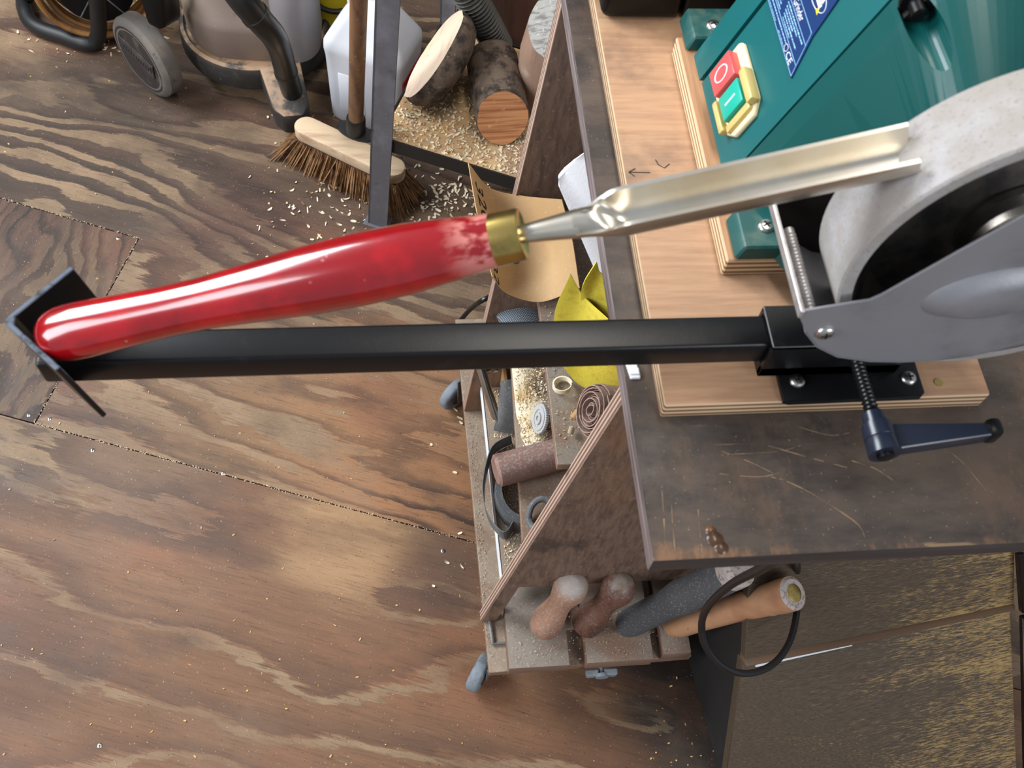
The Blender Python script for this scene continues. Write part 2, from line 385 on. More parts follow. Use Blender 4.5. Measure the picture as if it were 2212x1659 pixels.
    M['dusty_grey'] = mat('dusty_board_grey', rgb(128, 100, 82), .85, 0,
        [dict(c=rgb(136, 126, 114), s=10, lo=.3, hi=.55, up=True, amt=.95), dict(c=rgb(172, 160, 144), s=300, lo=.58, hi=.66, up=True, amt=.7), dict(c=rgb(92, 80, 70), s=220, lo=.62, hi=.7, up=True, amt=.7)], [(420, .5, (1, 1, 1))])
    M['white'] = mat('white_plastic', rgb(232, 236, 242), .42, 0, [dict(c=rgb(205, 208, 212), s=8, lo=.5, hi=.75, amt=.5)])
    t = NT('white_grained_plastic'); tex = t.noise(t.map(t.obj, sc=(1, 2.2, 1)), 330, 3, .5)
    M['whitetub'] = t.out(rgb(244, 247, 252), .45, 0, t.bump(tex, .3, .001))
    M['hdpe'] = mat('white_can', rgb(224, 226, 232), .4, 0, [dict(c=rgb(190, 190, 196), s=5, lo=.5, hi=.8, amt=.5), dict(c=rgb(120, 105, 90), s=200, lo=.70, hi=.76, amt=.6)])
    M['yellowp'] = mat('yellow_plastic', rgb(226, 202, 40), .4, 0, [dict(c=rgb(150, 128, 40), s=30, lo=.58, hi=.75)])
    M['redlabel'] = mat('red_label', rgb(150, 20, 28), .5)
    green = rgb(8, 92, 94)
    M['green'] = mat('green_enamel', green, .38, 0, [dict(c=rgb(22, 86, 82), s=7, lo=.45, hi=.75, amt=.7), dict(c=rgb(70, 160, 168), s=80, lo=.74, hi=.80, amt=.8), dict(c=rgb(90, 130, 122), s=12, lo=.62, hi=.85, amt=.45)], [(340, .04, (1, 1, 1))])
    M['greend'] = mat('green_enamel_cap', rgb(8, 74, 72), .32, 0, [dict(c=rgb(30, 92, 82), s=6, lo=.45, hi=.75, amt=.8), dict(c=rgb(84, 170, 176), s=120, lo=.75, hi=.80, amt=.7)], [(300, .03, (1, 1, 1))])
    M['greenf'] = mat('green_foot', rgb(10, 78, 76), .45, 0, [dict(c=rgb(92, 112, 100), s=40, lo=.42, hi=.7, up=True, amt=.7)])
    M['blue'] = mat('blue_label', rgb(18, 52, 102), .35, 0, [dict(c=rgb(36, 48, 98), s=20, lo=.4, hi=.7)])
    M['ink'] = mat('label_print', rgb(150, 200, 236), .45)
    M['inkw'] = mat('white_print', rgb(232, 236, 244), .45)
    M['inky'] = mat('yellow_print', rgb(240, 214, 40), .45)
    M['cream'] = mat('yellowed_switch_cover', rgb(226, 204, 132), .32, 0, [dict(c=rgb(206, 176, 90), s=30, lo=.45, hi=.75)], **{'Transmission Weight': .25})
    M['creams'] = mat('switch_plate', rgb(238, 222, 178), .45)
    M['redb'] = mat('red_button', rgb(222, 84, 84), .35); M['redbd'] = mat('red_button_side', rgb(196, 44, 38), .35)
    M['greenb'] = mat('green_button', rgb(28, 168, 146), .35)
    M['wheel'] = mat('grinding_wheel', rgb(150, 144, 138), .92, 0, [dict(c=rgb(166, 164, 166), s=30, lo=.4, hi=.7), dict(c=rgb(120, 112, 104), s=500, lo=.55, hi=.7, amt=.6), dict(c=rgb(160, 138, 112), s=12, lo=.56, hi=.76, amt=.45)], [(700, .35, (1, 1, 1))])
    M['wheeld'] = mat('wheel_recess', rgb(96, 88, 80), .9, 0, [dict(c=rgb(52, 48, 46), s=40, lo=.4, hi=.7)])
    M['guard'] = mat('pressed_guard', rgb(150, 150, 154), .52, .55, [dict(c=rgb(120, 120, 122), s=14, lo=.45, hi=.75), dict(c=rgb(64, 62, 64), s=40, lo=.70, hi=.78, amt=.6)], [(600, .12, (1, 1, 1))])
    M['galv'] = mat('galvanised_strip', rgb(186, 182, 180), .42, .6, [dict(c=rgb(130, 128, 130), s=50, lo=.45, hi=.75)])
    M['gouge'] = mat('gouge_steel', rgb(226, 220, 208), .3, 1., [dict(c=rgb(190, 170, 134), s=9, lo=.42, hi=.72, amt=.7)], [(300, .02, (1, 20, 20))], rvar=.1)
    M['engrave'] = mat('engraved_mark', rgb(104, 100, 98), .5)
    M['tan'] = mat('sandpaper_back', rgb(184, 150, 106), .75, 0, [dict(c=rgb(174, 138, 94), s=10, lo=.4, hi=.7), dict(c=rgb(206, 182, 146), s=260, lo=.6, hi=.7, amt=.5)])
    M['paperedge'] = mat('abrasive_face', rgb(226, 222, 214), .8)
    M['yellow'] = mat('yellow_abrasive', rgb(232, 214, 74), .85, 0, [dict(c=rgb(214, 192, 62), s=90, lo=.45, hi=.7), dict(c=rgb(196, 178, 100), s=340, lo=.58, hi=.68, amt=.6)], [(500, .4, (1, 1, 1))])
    M['yback'] = mat('abrasive_brown_side', rgb(92, 60, 36), .9)
    M['cloth'] = mat('abrasive_cloth_roll', rgb(150, 122, 110), .85, 0, [dict(c=rgb(176, 160, 144), s=200, lo=.5, hi=.64, up=True), dict(c=rgb(110, 76, 66), s=14, lo=.45, hi=.7)])
    M['emery'] = mat('emery_cloth', rgb(92, 94, 96), .7, 0, [dict(c=rgb(128, 128, 126), s=16, lo=.4, hi=.7), dict(c=rgb(160, 152, 140), s=300, lo=.58, hi=.66, amt=.6)])
    t = NT('woven_pad'); w1 = t.math('SINE', t.math('MULTIPLY', t.sep(t.map(t.obj, rot=(0, 0, .3)))[0], 1900.)); w2 = t.math('SINE', t.math('MULTIPLY', t.sep(t.map(t.obj, rot=(0, 0, .3)))[1], 1900.))
    w = t.math('MULTIPLY', w1, w2)
    M['woven'] = t.out(t.mix(t.step(w, -.2, .6), rgb(84, 92, 102), rgb(160, 168, 176)), .8, 0, t.bump(w, .5))
    M['handle_a'] = mat('turned_handle_dusty', rgb(168, 128, 104), .55, 0, [dict(c=rgb(140, 100, 80), s=30, lo=.45, hi=.7, st=(1, 1, .3)), dict(c=rgb(172, 162, 154), s=14, lo=.38, hi=.56, up=True, amt=.95), dict(c=rgb(190, 176, 168), s=300, lo=.52, hi=.62, amt=.5)])
    M['handle_b'] = mat('dark_turned_handle', rgb(110, 76, 62), .45, 0, [dict(c=rgb(70, 42, 36), s=30, lo=.45, hi=.7, st=(1, 1, .3)), dict(c=rgb(146, 134, 122), s=16, lo=.42, hi=.58, up=True, amt=.95), dict(c=rgb(160, 146, 140), s=320, lo=.56, hi=.64, amt=.5)])
    M['handle_c'] = mat('slate_grip', rgb(76, 78, 82), .6, 0, [dict(c=rgb(106, 106, 104), s=16, lo=.40, hi=.62, up=True, amt=.8), dict(c=rgb(146, 142, 136), s=340, lo=.56, hi=.66, amt=.6)])
    M['handle_d'] = mat('beech_handle', rgb(190, 144, 108), .45, 0, [dict(c=rgb(168, 120, 88), s=22, lo=.4, hi=.7, st=(.25, 1, 1)), dict(c=rgb(110, 70, 48), s=160, lo=.66, hi=.74)])
    M['capgrey'] = mat('dusty_end', rgb(176, 166, 160), .8, 0, [dict(c=rgb(142, 122, 110), s=200, lo=.5, hi=.64)])
    M['dowel'] = mat('dusty_dowel', rgb(140, 108, 96), .7, 0, [dict(c=rgb(164, 148, 140), s=320, lo=.48, hi=.62, up=True, amt=.8), dict(c=rgb(116, 84, 74), s=24, lo=.5, hi=.7)])
    M['gearp'] = mat('white_gear', rgb(176, 176, 176), .55, 0, [dict(c=rgb(170, 160, 140), s=200, lo=.56, hi=.66)])
    M['shav'] = mat('shavings_pale', rgb(234, 220, 190), .85, 0, [dict(c=rgb(216, 188, 140), s=30, lo=.45, hi=.7)])
    M['shav2'] = mat('shavings_tan', rgb(208, 164, 108), .85)
    M['grit'] = mat('sawdust_grit', rgb(178, 158, 132), .9)
    # chest boards: black stain worn through to yellow wood
    t = NT('worn_black_boards'); g = t.noise(t.map(t.obj, sc=(22, 200, 200)), 3, 6, .8); h = t.noise(t.map(t.obj, (4, 2, 1), sc=(3, 9, 9)), 2.0, 7, .72); px = t.sep(t.obj)[0]
    c = t.mix(t.step(g, .3, .7), rgb(58, 48, 40), rgb(96, 80, 60))
    wmk = t.math('ADD', t.math('MULTIPLY', g, .85), t.math('ADD', t.math('MULTIPLY', h, .34), t.step(px, .05, .42, -.05, .10)))
    c = t.mix(t.step(wmk, .64, .76, 0, .85), c, rgb(176, 144, 88))
    c = t.mix(t.step(t.noise(t.map(t.obj, sc=(70, 2, 2)), 2, 3), .73, .77, 0, .6), c, rgb(190, 160, 104))
    M['chest'] = t.out(c, .6, 0, t.bump(g, .35))
    M['chestside'] = mat('chest_black_side', rgb(30, 28, 27), .8, 0, [dict(c=rgb(54, 46, 42), s=8, lo=.5, hi=.75, amt=.7)])
    M['batten'] = mat('brown_batten', rgb(104, 80, 60), .6, 0, [dict(c=rgb(76, 58, 46), s=10, lo=.4, hi=.7, st=(.3, 3, 3))])
    M['trim'] = mat('dark_metal_trim', rgb(44, 36, 36), .3, .6)
    # background things
    M['vacgrey'] = mat('grey_tank', rgb(122, 106, 96), .55, 0, [dict(c=rgb(136, 118, 98), s=7, lo=.4, hi=.66, amt=.8), dict(c=rgb(92, 82, 78), s=40, lo=.62, hi=.74, amt=.5), dict(c=rgb(176, 164, 150), s=200, lo=.66, hi=.72, amt=.5)])
    M['vacblue'] = mat('clear_grey_tank', rgb(126, 122, 124), .4, 0, [dict(c=rgb(142, 130, 118), s=7, lo=.45, hi=.7, amt=.6)])
    M['vacblack'] = mat('dusty_black_base', rgb(44, 42, 40), .6, 0, [dict(c=rgb(166, 134, 104), s=14, lo=.42, hi=.56, up=True, amt=.8), dict(c=rgb(72, 66, 60), s=40, lo=.5, hi=.7, amt=.6), dict(c=rgb(90, 88, 86), s=160, lo=.64, hi=.72)], [(60, .15, (1, 1, 1))])
    M['tyre'] = mat('grey_tyre', rgb(104, 98, 92), .8, 0, [dict(c=rgb(120, 112, 102), s=22, lo=.42, hi=.66), dict(c=rgb(60, 56, 54), s=60, lo=.6, hi=.72)])
    M['castgrey'] = mat('grey_caster_rubber', rgb(124, 132, 138), .7, 0, [dict(c=rgb(96, 100, 104), s=40, lo=.45, hi=.7)])
    M['hub'] = mat('dark_hubcap', rgb(50, 44, 42), .6, 0, [dict(c=rgb(86, 76, 66), s=20, lo=.52, hi=.72)])
    M['wand'] = mat('black_wand', rgb(30, 31, 30), .34, 0, [dict(c=rgb(58, 60, 62), s=50, lo=.58, hi=.75, amt=.7)])
    M['cable'] = mat('orange_cable', rgb(150, 104, 54), .6, 0, [dict(c=rgb(120, 82, 44), s=40, lo=.45, hi=.7)])
    M['bcable'] = mat('black_cable', rgb(18, 18, 20), .36)
    M['broomwood'] = mat('pale_broom_wood', rgb(206, 180, 148), .6, 0, [dict(c=rgb(170, 140, 110), s=14, lo=.45, hi=.7, st=(.4, 3, 3)), dict(c=rgb(112, 72, 52), s=9, lo=.66, hi=.74)])
    M['stick'] = mat('broom_stick', rgb(132, 96, 66), .55, 0, [dict(c=rgb(92, 66, 48), s=24, lo=.4, hi=.7, st=(3, 3, .25)), dict(c=rgb(160, 140, 118), s=90, lo=.62, hi=.72)])
    M['bristle'] = mat('coir_bristle', rgb(150, 110, 70), .8, 0, [dict(c=rgb(106, 74, 46), s=60, lo=.4, hi=.7)])
    M['bristled'] = mat('dark_bristle', rgb(92, 66, 50), .8, 0, [dict(c=rgb(60, 44, 36), s=60, lo=.4, hi=.7)])
    M['iron'] = mat('grey_angle_iron', rgb(84, 82, 86), .55, .25, [dict(c=rgb(112, 112, 118), s=9, lo=.45, hi=.7), dict(c=rgb(54, 46, 42), s=12, lo=.55, hi=.72), dict(c=rgb(150, 146, 144), s=220, lo=.64, hi=.7, amt=.6)], st=0) if False else \
        mat('grey_angle_iron', rgb(96, 95, 100), .55, .1, [dict(c=rgb(122, 123, 130), s=9, lo=.45, hi=.7), dict(c=rgb(50, 43, 40), s=12, lo=.55, hi=.72), dict(c=rgb(150, 146, 144), s=220, lo=.64, hi=.7, amt=.6)])
    M['shelfw'] = mat('stool_shelf_board', rgb(186, 150, 108), .7, 0, [dict(c=rgb(206, 172, 124), s=8, lo=.45, hi=.7, st=(1, 4, 1)), dict(c=rgb(150, 120, 104), s=6, lo=.55, hi=.72, amt=.7)])
    M['pale'] = mat('fresh_cut_wood', rgb(232, 206, 180), .6, 0, [dict(c=rgb(240, 214, 160), s=11, lo=.45, hi=.7, amt=.8), dict(c=rgb(206, 170, 150), s=20, lo=.52, hi=.72, st=(1, 1, 3), amt=.7), dict(c=rgb(130, 104, 92), s=60, lo=.72, hi=.76)])
    M['bark'] = mat('log_bark', rgb(104, 88, 74), .9, 0, [dict(c=rgb(52, 42, 36), s=40, lo=.42, hi=.62), dict(c=rgb(138, 118, 96), s=90, lo=.58, hi=.7, amt=.8)], [(90, 1., (1, 1, 1)), (30, 1., (1, 1, 1))])
    M['orange'] = mat('orange_sawn_end', rgb(208, 146, 96), .75, 0, [dict(c=rgb(160, 98, 60), s=4, lo=.42, hi=.62, st=(1, 1, 34)), dict(c=rgb(214, 160, 104), s=60, lo=.6, hi=.74)], [(10, .7, (1, 1, 30))])
    M['greyend'] = mat('weathered_end', rgb(168, 166, 160), .85, 0, [dict(c=rgb(120, 116, 112), s=40, lo=.45, hi=.65, st=(1, 4, 1)), dict(c=rgb(80, 74, 70), s=12, lo=.64, hi=.7, st=(1, 6, 1)), dict(c=rgb(196, 196, 192), s=160, lo=.58, hi=.7)], [(60, .6, (1, 3, 1))])
    M['greywood'] = mat('grey_brown_log_side', rgb(150, 120, 100), .75, 0, [dict(c=rgb(120, 94, 80), s=10, lo=.42, hi=.68, st=(3, 3, .4)), dict(c=rgb(170, 150, 130), s=20, lo=.56, hi=.72)])
    M['hose'] = mat('grey_black_hose', rgb(84, 83, 78), .55, 0, [dict(c=rgb(112, 108, 100), s=30, lo=.5, hi=.72)])
    M['backp'] = mat('red_brown_panel', rgb(84, 52, 40), .6, 0, [dict(c=rgb(58, 36, 30), s=8, lo=.42, hi=.66, st=(3, 3, .4))])
    M['scratch'] = mat('scratched_wood', rgb(142, 116, 86), .7, 0, [dict(c=rgb(104, 84, 66), s=80, lo=.4, hi=.6)])
    M['rim'] = mat('worn_black_rim', rgb(14, 14, 16), .36, 0, [dict(c=rgb(92, 102, 118), s=120, lo=.30, hi=.55, up=True, amt=.9)])
    M['resin'] = mat('resin_blob', rgb(110, 74, 46), .25, 0, [dict(c=rgb(70, 48, 32), s=60, lo=.4, hi=.6)])
build_materials()

# ------------------------------------------------------------------ the setting: floor of three worn plywood sheets
fl = lambda x, y: P(x, y, 0)
def line(a, b, t): return a + (b - a) * t
A1, A2 = fl(0, 428), fl(300, 515)
K2 = fl(75, 915); B2 = fl(1000, 1165)
dirA = (A2 - A1).normalized(); dirB = (B2 - K2).normalized()
angB = math.atan2(dirB.y, dirB.x)
FAR = 3.2
aL = A2 - dirA * FAR; bL = K2 - dirB * FAR; bR = K2 + dirB * FAR * 1.4
floor = obj('floor', nb(), [M['dark']], kind='structure')
bm = nb(); box(bm, (-4, -2, -.05), (4, 4, -.0135)); bm.to_mesh(floor.data); bm.free(); floor.data.materials.clear(); floor.data.materials.append(M['dark'])
WM[floor.name] = Matrix()
dn = V((0, 0, -.013)); g = .0012
nB = V((-dirB.y, dirB.x, 0)) * g; nA = V((-dirA.y, dirA.x, 0)) * g; dS = (A2 - K2).normalized(); nS = V((dS.y, -dS.x, 0)) * g
def spot(x, y, r, c, a): p = fl(x, y); return (p.x, p.y, r, rgb(*c), a)
fm1 = floor_mat('floor_sheet_upper', -angB, 1.3, rgb(46, 34, 29), rgb(94, 74, 59), rgb(144, 119, 92), 2.4, 2.0, 5.0, .9, 3.2, .50,
    spots=(spot(860, 960, .34, (160, 112, 74), .8), spot(520, 880, .30, (136, 104, 74), .6), spot(120, 330, .36, (66, 54, 45), .75), spot(520, 480, .16, (84, 54, 46), .5), spot(820, 860, .10, (124, 84, 60), .7)))
fm2 = floor_mat('floor_sheet_small', -angB + PI / 2 - .12, 6.1, rgb(34, 26, 22), rgb(70, 54, 43), rgb(122, 100, 76), 6., 1.9, 5.0, 2.4, 4., .42)
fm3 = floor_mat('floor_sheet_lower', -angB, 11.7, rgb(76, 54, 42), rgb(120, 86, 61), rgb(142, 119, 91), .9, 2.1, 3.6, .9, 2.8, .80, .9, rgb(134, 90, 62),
    spots=(spot(760, 1130, .17, (160, 126, 90), .85), spot(10, 940, .20, (62, 50, 46), .85), spot(20, 1400, .18, (84, 58, 44), .6), spot(940, 1250, .10, (92, 68, 54), .7), spot(300, 990, .22, (112, 90, 70), .6), spot(1530, 1600, .17, (34, 31, 30), .95), spot(1440, 1470, .13, (40, 35, 32), .9)))  # last two spots paint shadow and black stain on the floor beside the chest
def sheetpoly(pts, m):
    b = nb(); prism(b, [V((p.x, p.y, 0)) for p in pts], dn); return obj('plywood_sheet', b, m, floor, smooth=0)
sheetpoly([aL + nA, A2 + nA + nS, K2 + nB + nS, bR + nB, V((4, 4, 0)), V((-4, 4, 0))], fm1)
sheetpoly([aL - nA, A2 - nA - nS, K2 + nB - nS, bL + nB], fm2)
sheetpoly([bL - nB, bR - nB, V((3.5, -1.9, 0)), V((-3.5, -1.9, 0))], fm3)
for px, py in ((255, 515), (62, 897), (107, 905), (200, 973), (482, 1023), (957, 1190), (215, 1611)):
    screw('screw_head', fl(px, py) - V((0, 0, .0006)), (0, 0, 1), .0042, floor, (M['zinc'], M['dark']), random.random() * 3)

wallm = mat('dark_timber_wall', rgb(96, 80, 66), .7, 0, [dict(c=rgb(70, 56, 46), s=3, lo=.4, hi=.7, st=(3, 3, .3))])
b = nb(); box(b, (-3.98, 3.9, -.05), (3.98, 3.98, 2.9)); obj('wall_back', b, wallm, kind='structure')
b = nb(); box(b, (-4.06, -1.98, -.05), (-3.98, 3.98, 2.9)); obj('wall_left', b, wallm, kind='structure')

# ------------------------------------------------------------------ the grinding stand: board, sloped side panels, shelves, castors
ZB = .98
st = thing('grinding_stand', 'wooden wheeled stand with dark stained top board and open dusty shelves', 'stand', (0, 0, 0))
b = nb(); box(b, (0, 0, .96), (.62, .95, ZB), .0022, seg=2); obj('top_board', b, M['bench'], st)
def panel(y0, y1, pts):
    b = nb(); prism(b, [V((x, y0, z)) for x, z in pts], (0, y1 - y0, 0), .0012); return obj('side_panel', b, M['panel'], st)
panel(.222, .240, [(-.053, .12), (-.030, .12), (-.008, .272), (.262, .272), (.262, .96), (.068, .96)])
panel(.577, .595, [(-.057, .12), (.25, .12), (.25, .96), (.007, .96)])
b = nb(); prism(b, [V((x, y, .102)) for x, y in ((-.045, .148), (-.0615, .76), (.25, .76), (.256, .154))], (0, 0, .018), .001); obj('base_board', b, M['dusty'], st)
def shelf(z, x0n, x0f, m, th=.013, y0=.2401):
    b = nb(); prism(b, [V((x, y, z - th)) for x, y in ((x0n, y0), (x0f, .5769), (.25, .5769), (.25, y0))], (0, 0, th), .0008); return obj('shelf', b, m, st)
s1 = shelf(.200, -.0227, -.031, M['dusty'], y0=.262)
shelf(.400, -.0135, -.005, M['dusty'])
shelf(.620, .005, .004, M['dusty_grey'])
b = nb(); prism(b, [V((-.0258, .262, .187)), V((-.0341, .5765, .187)), V((-.0311, .5765, .187)), V((-.0228, .262, .187))], (0, 0, .0145), .0006); obj('edging_strip', b, M['white'], st, label='white edging strip along the lowest shelf')
b = nb(); box(b, (.2502, .2405, .12), (.262, .5765, .955)); obj('back_panel', b, M['panel'], st)
for x0, x1, y0, z1 in ((-.0185, .069, .1445, .149), (.094, .1915, .1455, .150), (.2065, .2485, .152, .149)):
    b = nb(); box(b, (x0, y0, .1201), (x1, .30, z1), .0014, seg=2); obj('rack_block', b, M['dusty_grey'], st)
b = nb(); box(b, (.0695, .20, .1201), (.0935, .30, .135), .001); obj('rack_spacer', b, M['dusty'], st)
b = nb(); box(b, (.192, .19, .1201), (.206, .30, .130), .001); obj('rack_spacer', b, M['dusty'], st)
b = nb()
q = [P(1055, 1329, .1202), P(1064, 1393, .1202), P(1100, 1389, .1202), P(1100, 1327, .1202)]
tube(b, [V((p.x, p.y, .1245)) for p in q[:3]], .0028, 6); obj('slot_liner', b, M['emery'], st, label='grey metal lip of the slot in the base')
def caster(c, ang, r, w, inb=1):
    c = V(c); ax = V((math.cos(ang), math.sin(ang), 0)); up = V((0, 0, 1)); side = up.cross(ax)
    b = nb()
    lathe(b, c - ax * w / 2, c + ax * w / 2, [(0, r * .55), (0, r * .8), (.1, r * .94), (.25, r), (.75, r), (.9, r * .94), (1, r * .8), (1, r * .55)], 28)
    o = obj('caster', b, M['castgrey'], st)
    b = nb()
    lathe(b, c - ax * (w / 2 + .001), c + ax * (w / 2 + .001), [(0, r * .5), (.5, r * .54), (1, r * .5)], 20); obj('hub', b, M['hub'], o)
    b = nb(); e = c + ax * inb * (w / 2 + .003); q = V((.03, 0, 0))
    prism(b, [e + side * x + up * z for x, z in ((-.007, -.005), (.007, -.005), (.010, .1015 - c.z), (-.010, .1015 - c.z))], ax * inb * .0018)
    obj('fork', b, M['iron'], o)
p = P(1036, 1452, .034); caster((p.x, p.y, .032), -.55, .031, .021)
p = P(983, 850, .034); caster((p.x, p.y, .033), -.85, .032, .020, 1)
p = V((.20, .68, .033)); caster(p, .2, .032, .022)
p = V((.225, .2, .033)); caster(p, 1.2, .032, .022)
b = nb(); p = P(1300, 1464, .112); p.z = .112
lathe(b, V((p.x, .151, .112)), V((p.x, p.y, .112)), [(0, .0035), (.7, .0035), (.7, .0095), (1, .0095)], 16)
for s in (-1, 1):
    prism(b, [V((p.x + s * x, p.y + .002, .112 + z)) for x, z in ((.004, -.006), (.022, -.009), (.024, .006), (.004, .007))], (0, .010, 0), .002)
obj('wing_knob', b, M['castgrey'], st, label='blue grey wing knob under the front edge')
# scratches scored through the stain
b = nb(); rsc = random.Random(21)
def scratch(pts, w):
    q = cat([P(x, y, ZB + .00012) for x, y in pts], 5)
    for k in range(len(q) - 1):
        if rsc.random() < .12: continue
        d = (q[k + 1] - q[k]).normalized(); nn = V((-d.y, d.x, 0)) * w * rsc.uniform(.4, 1)
        b.faces.new([b.verts.new(p) for p in (q[k] - nn, q[k + 1] - nn, q[k + 1] + nn, q[k] + nn)])
for pts, w in (([(1658, 962), (1740, 986), (1830, 1010)], .0006), ([(1666, 1030), (1700, 1040), (1760, 1070), (1848, 1128), (1868, 1160)], .0005), ([(1560, 975), (1620, 998), (1670, 1022)], .0004),
               ([(1840, 995), (1890, 1012), (1930, 1038)], .0005), ([(1570, 982), (1680, 975), (1730, 962)], .0003), ([(2010, 955), (2070, 990), (2130, 1060)], .0005), ([(1540, 1022), (1640, 1030), (1700, 1016)], .0004),
               ([(1720, 920), (1790, 940), (1835, 935)], .0004), ([(1450, 1085), (1453, 1130), (1458, 1190)], .0006), ([(1430, 1060), (1434, 1120), (1438, 1200)], .0005), ([(1508, 1100), (1512, 1150), (1518, 1205)], .0005)): scratch(pts, w)
obj('scratch_marks', b, M['scratch'], st, smooth=0, kind='stuff')
# resin drip and a blob of white filler on the board
b = nb(); c = P(1545, 1165, ZB)
for k, (dx, dy, r) in enumerate(((0, 0, .006), (.003, -.006, .005), (-.002, .006, .004))): lathe(b, c + V((dx, dy, -.0002)), c + V((dx, dy, .002)), [(0, r), (.5, r * .8), (.9, r * .35), (1, 0)], 14)
obj('resin_drip', b, M['resin'], st)
b = nb()
for k in range(5):
    c = line(P(1361, 786, ZB), P(1370, 812, ZB), k / 4); box(b, c + V((-.0035, -.003, -.0002)), c + V((.004, .003, .002 + .001 * (k % 2))), .0006)
obj('filler_smear', b, M['white'], st, label='smear of white filler near the board edge')

# ------------------------------------------------------------------ mounting boards
t0 = thing('mounting_board', 'wide tan plywood board lying on the dark bench top under the grinder and jig', 'board', (.021, .105, ZB))
b = nb(); box(b, (.021, .105, ZB + .0001), (.258, .80, .998), .0018, seg=2); obj('board', b, M['ply'], t0)
b = nb(); c = P(2027, 827, .998); lathe(b, c - V((0, 0, .0008)), c + V((0, 0, .0006)), [(0, .0032), (1, .003), (1, .0012)], 14); obj('screw_plug', b, M['brass'], t0)
b = nb()
for q in ([(1358, 372), (1404, 373)], [(1358, 372), (1372, 364)], [(1358, 372), (1371, 381)], [(1416, 345), (1422, 356), (1435, 363), (1446, 354)]):
    tube(b, [P(x, y, .9981) for x, y in q], .0004, 5)
obj('pencil_mark', b, M['dark'], t0, label='pencil arrow drawn on the plywood')
t1 = thing('riser_board', 'smaller pale edged plywood board screwed on top of the wide board under the grinder', 'board', (.081, .213, .998))
b = nb(); box(b, (.0805, .213, .9981), (.285, .447, 1.016), .0012); obj('board', b, M['ply_new'], t1)

# ------------------------------------------------------------------ bench grinder
gr = thing('bench_grinder', 'green enamelled bench grinder with red and green switch and grey wheel', 'grinder', (.19, .33, 1.016))
PROF = [(.093, 1.0162), (.1075, 1.056), (.122, 1.096), (.136, 1.134), (.150, 1.172), (.1605, 1.198), (.176, 1.214), (.198, 1.221), (.222, 1.220), (.245, 1.210), (.262, 1.192), (.272, 1.166), (.277, 1.12), (.280, 1.0162)]
_p = cat([V((x, 0, z)) for x, z in PROF[4:12]], 4); PROF = PROF[:4] + [(p.x, p.z) for p in _p] + PROF[12:]
AX = V((.192, 0, 1.169))
def sec(y, k, gx=0.):
    out = []
    for x, z in PROF:
        zz = 1.0162 + (z - 1.0162) * (1 - (1 - k) * .55)
        out.append(V((.196 + (x - .196) * k - gx, y, zz)))
    return out
b = nb(); rings(b, [sec(.289, 1.0), sec(.3925, 1.0)]); obj('motor_body', b, M['green'], gr, smooth=25)
b = nb(); rings(b, [sec(.270, .965), sec(.41, .965)]); obj('seal', b, M['dark'], gr, label='black joint between body and end caps')
b = nb(); rings(b, [sec(.2855, 1.012), sec(.266, 1.012), sec(.260, .99), sec(.176, .60)]); CAP = obj('end_cap', b, M['greend'], gr, smooth=28)
b = nb(); rings(b, [sec(.396, 1.012), sec(.424, 1.012), sec(.432, .90), sec(.448, .70), sec(.48, .50)]); obj('end_cap', b, M['green'], gr, smooth=28)
def foot(y0, y1, sx, sy):
    b = nb(); prism(b, [V((.086, y0, 1.0161)), V((.30, y0, 1.0161)), V((.30, y1, 1.0161)), V((.086, y1, 1.0161))], (0, 0, .0145), .0016)
    for v in b.verts:
        if v.co.z > 1.025 and v.co.x < .12: v.co.x += .0035
    o = obj('foot', b, M['greenf'], gr); c = P(sx, sy, 1.031); screw('screw', c - V((0, 0, .0006)), (0, 0, 1), .0062, o, (M['zinc'], M['dark']), .5)
foot(.2135, .2505, 1655, 489); foot(.4295, .466, 1541, 55)
# screw well: a bore cut into the end cap, with a dark bolt head at its floor
capo = CAP; 
from mathutils.bvhtree import BVHTree
_me = capo.data; _bv = BVHTree.FromPolygons([WM[capo.name] @ v.co for v in _me.vertices], [list(p.vertices) for p in _me.polygons])
wc = _bv.ray_cast(CC, ray(2000, 62).normalized())[0]; print('well', wc)
YF = wc.y + .026
b = nb(); lathe(b, V((wc.x, wc.y - .08, wc.z)), V((wc.x, YF, wc.z)), [(0, .0115), (1, .0105)], 32)
cut = obj('cutter', b, M['dark'], gr); md = capo.modifiers.new('bore', 'BOOLEAN'); md.operation = 'DIFFERENCE'; md.solver = 'EXACT'; md.object = cut
dg = bpy.context.evaluated_depsgraph_get(); me = bpy.data.meshes.new_from_object(capo.evaluated_get(dg)); capo.modifiers.clear(); capo.data = me; me.shade_flat(); print('bored', len(me.vertices))
bpy.data.objects.remove(cut)
b = nb(); lathe(b, V((wc.x, YF - .0002, wc.z)), V((wc.x, YF - .016, wc.z)), [(0, .0098), (.2, .0098), (.25, .0055), (.9, .0055), (1, .003), (1, 0)], 18); obj('bolt_head', b, M['blackp'], gr)
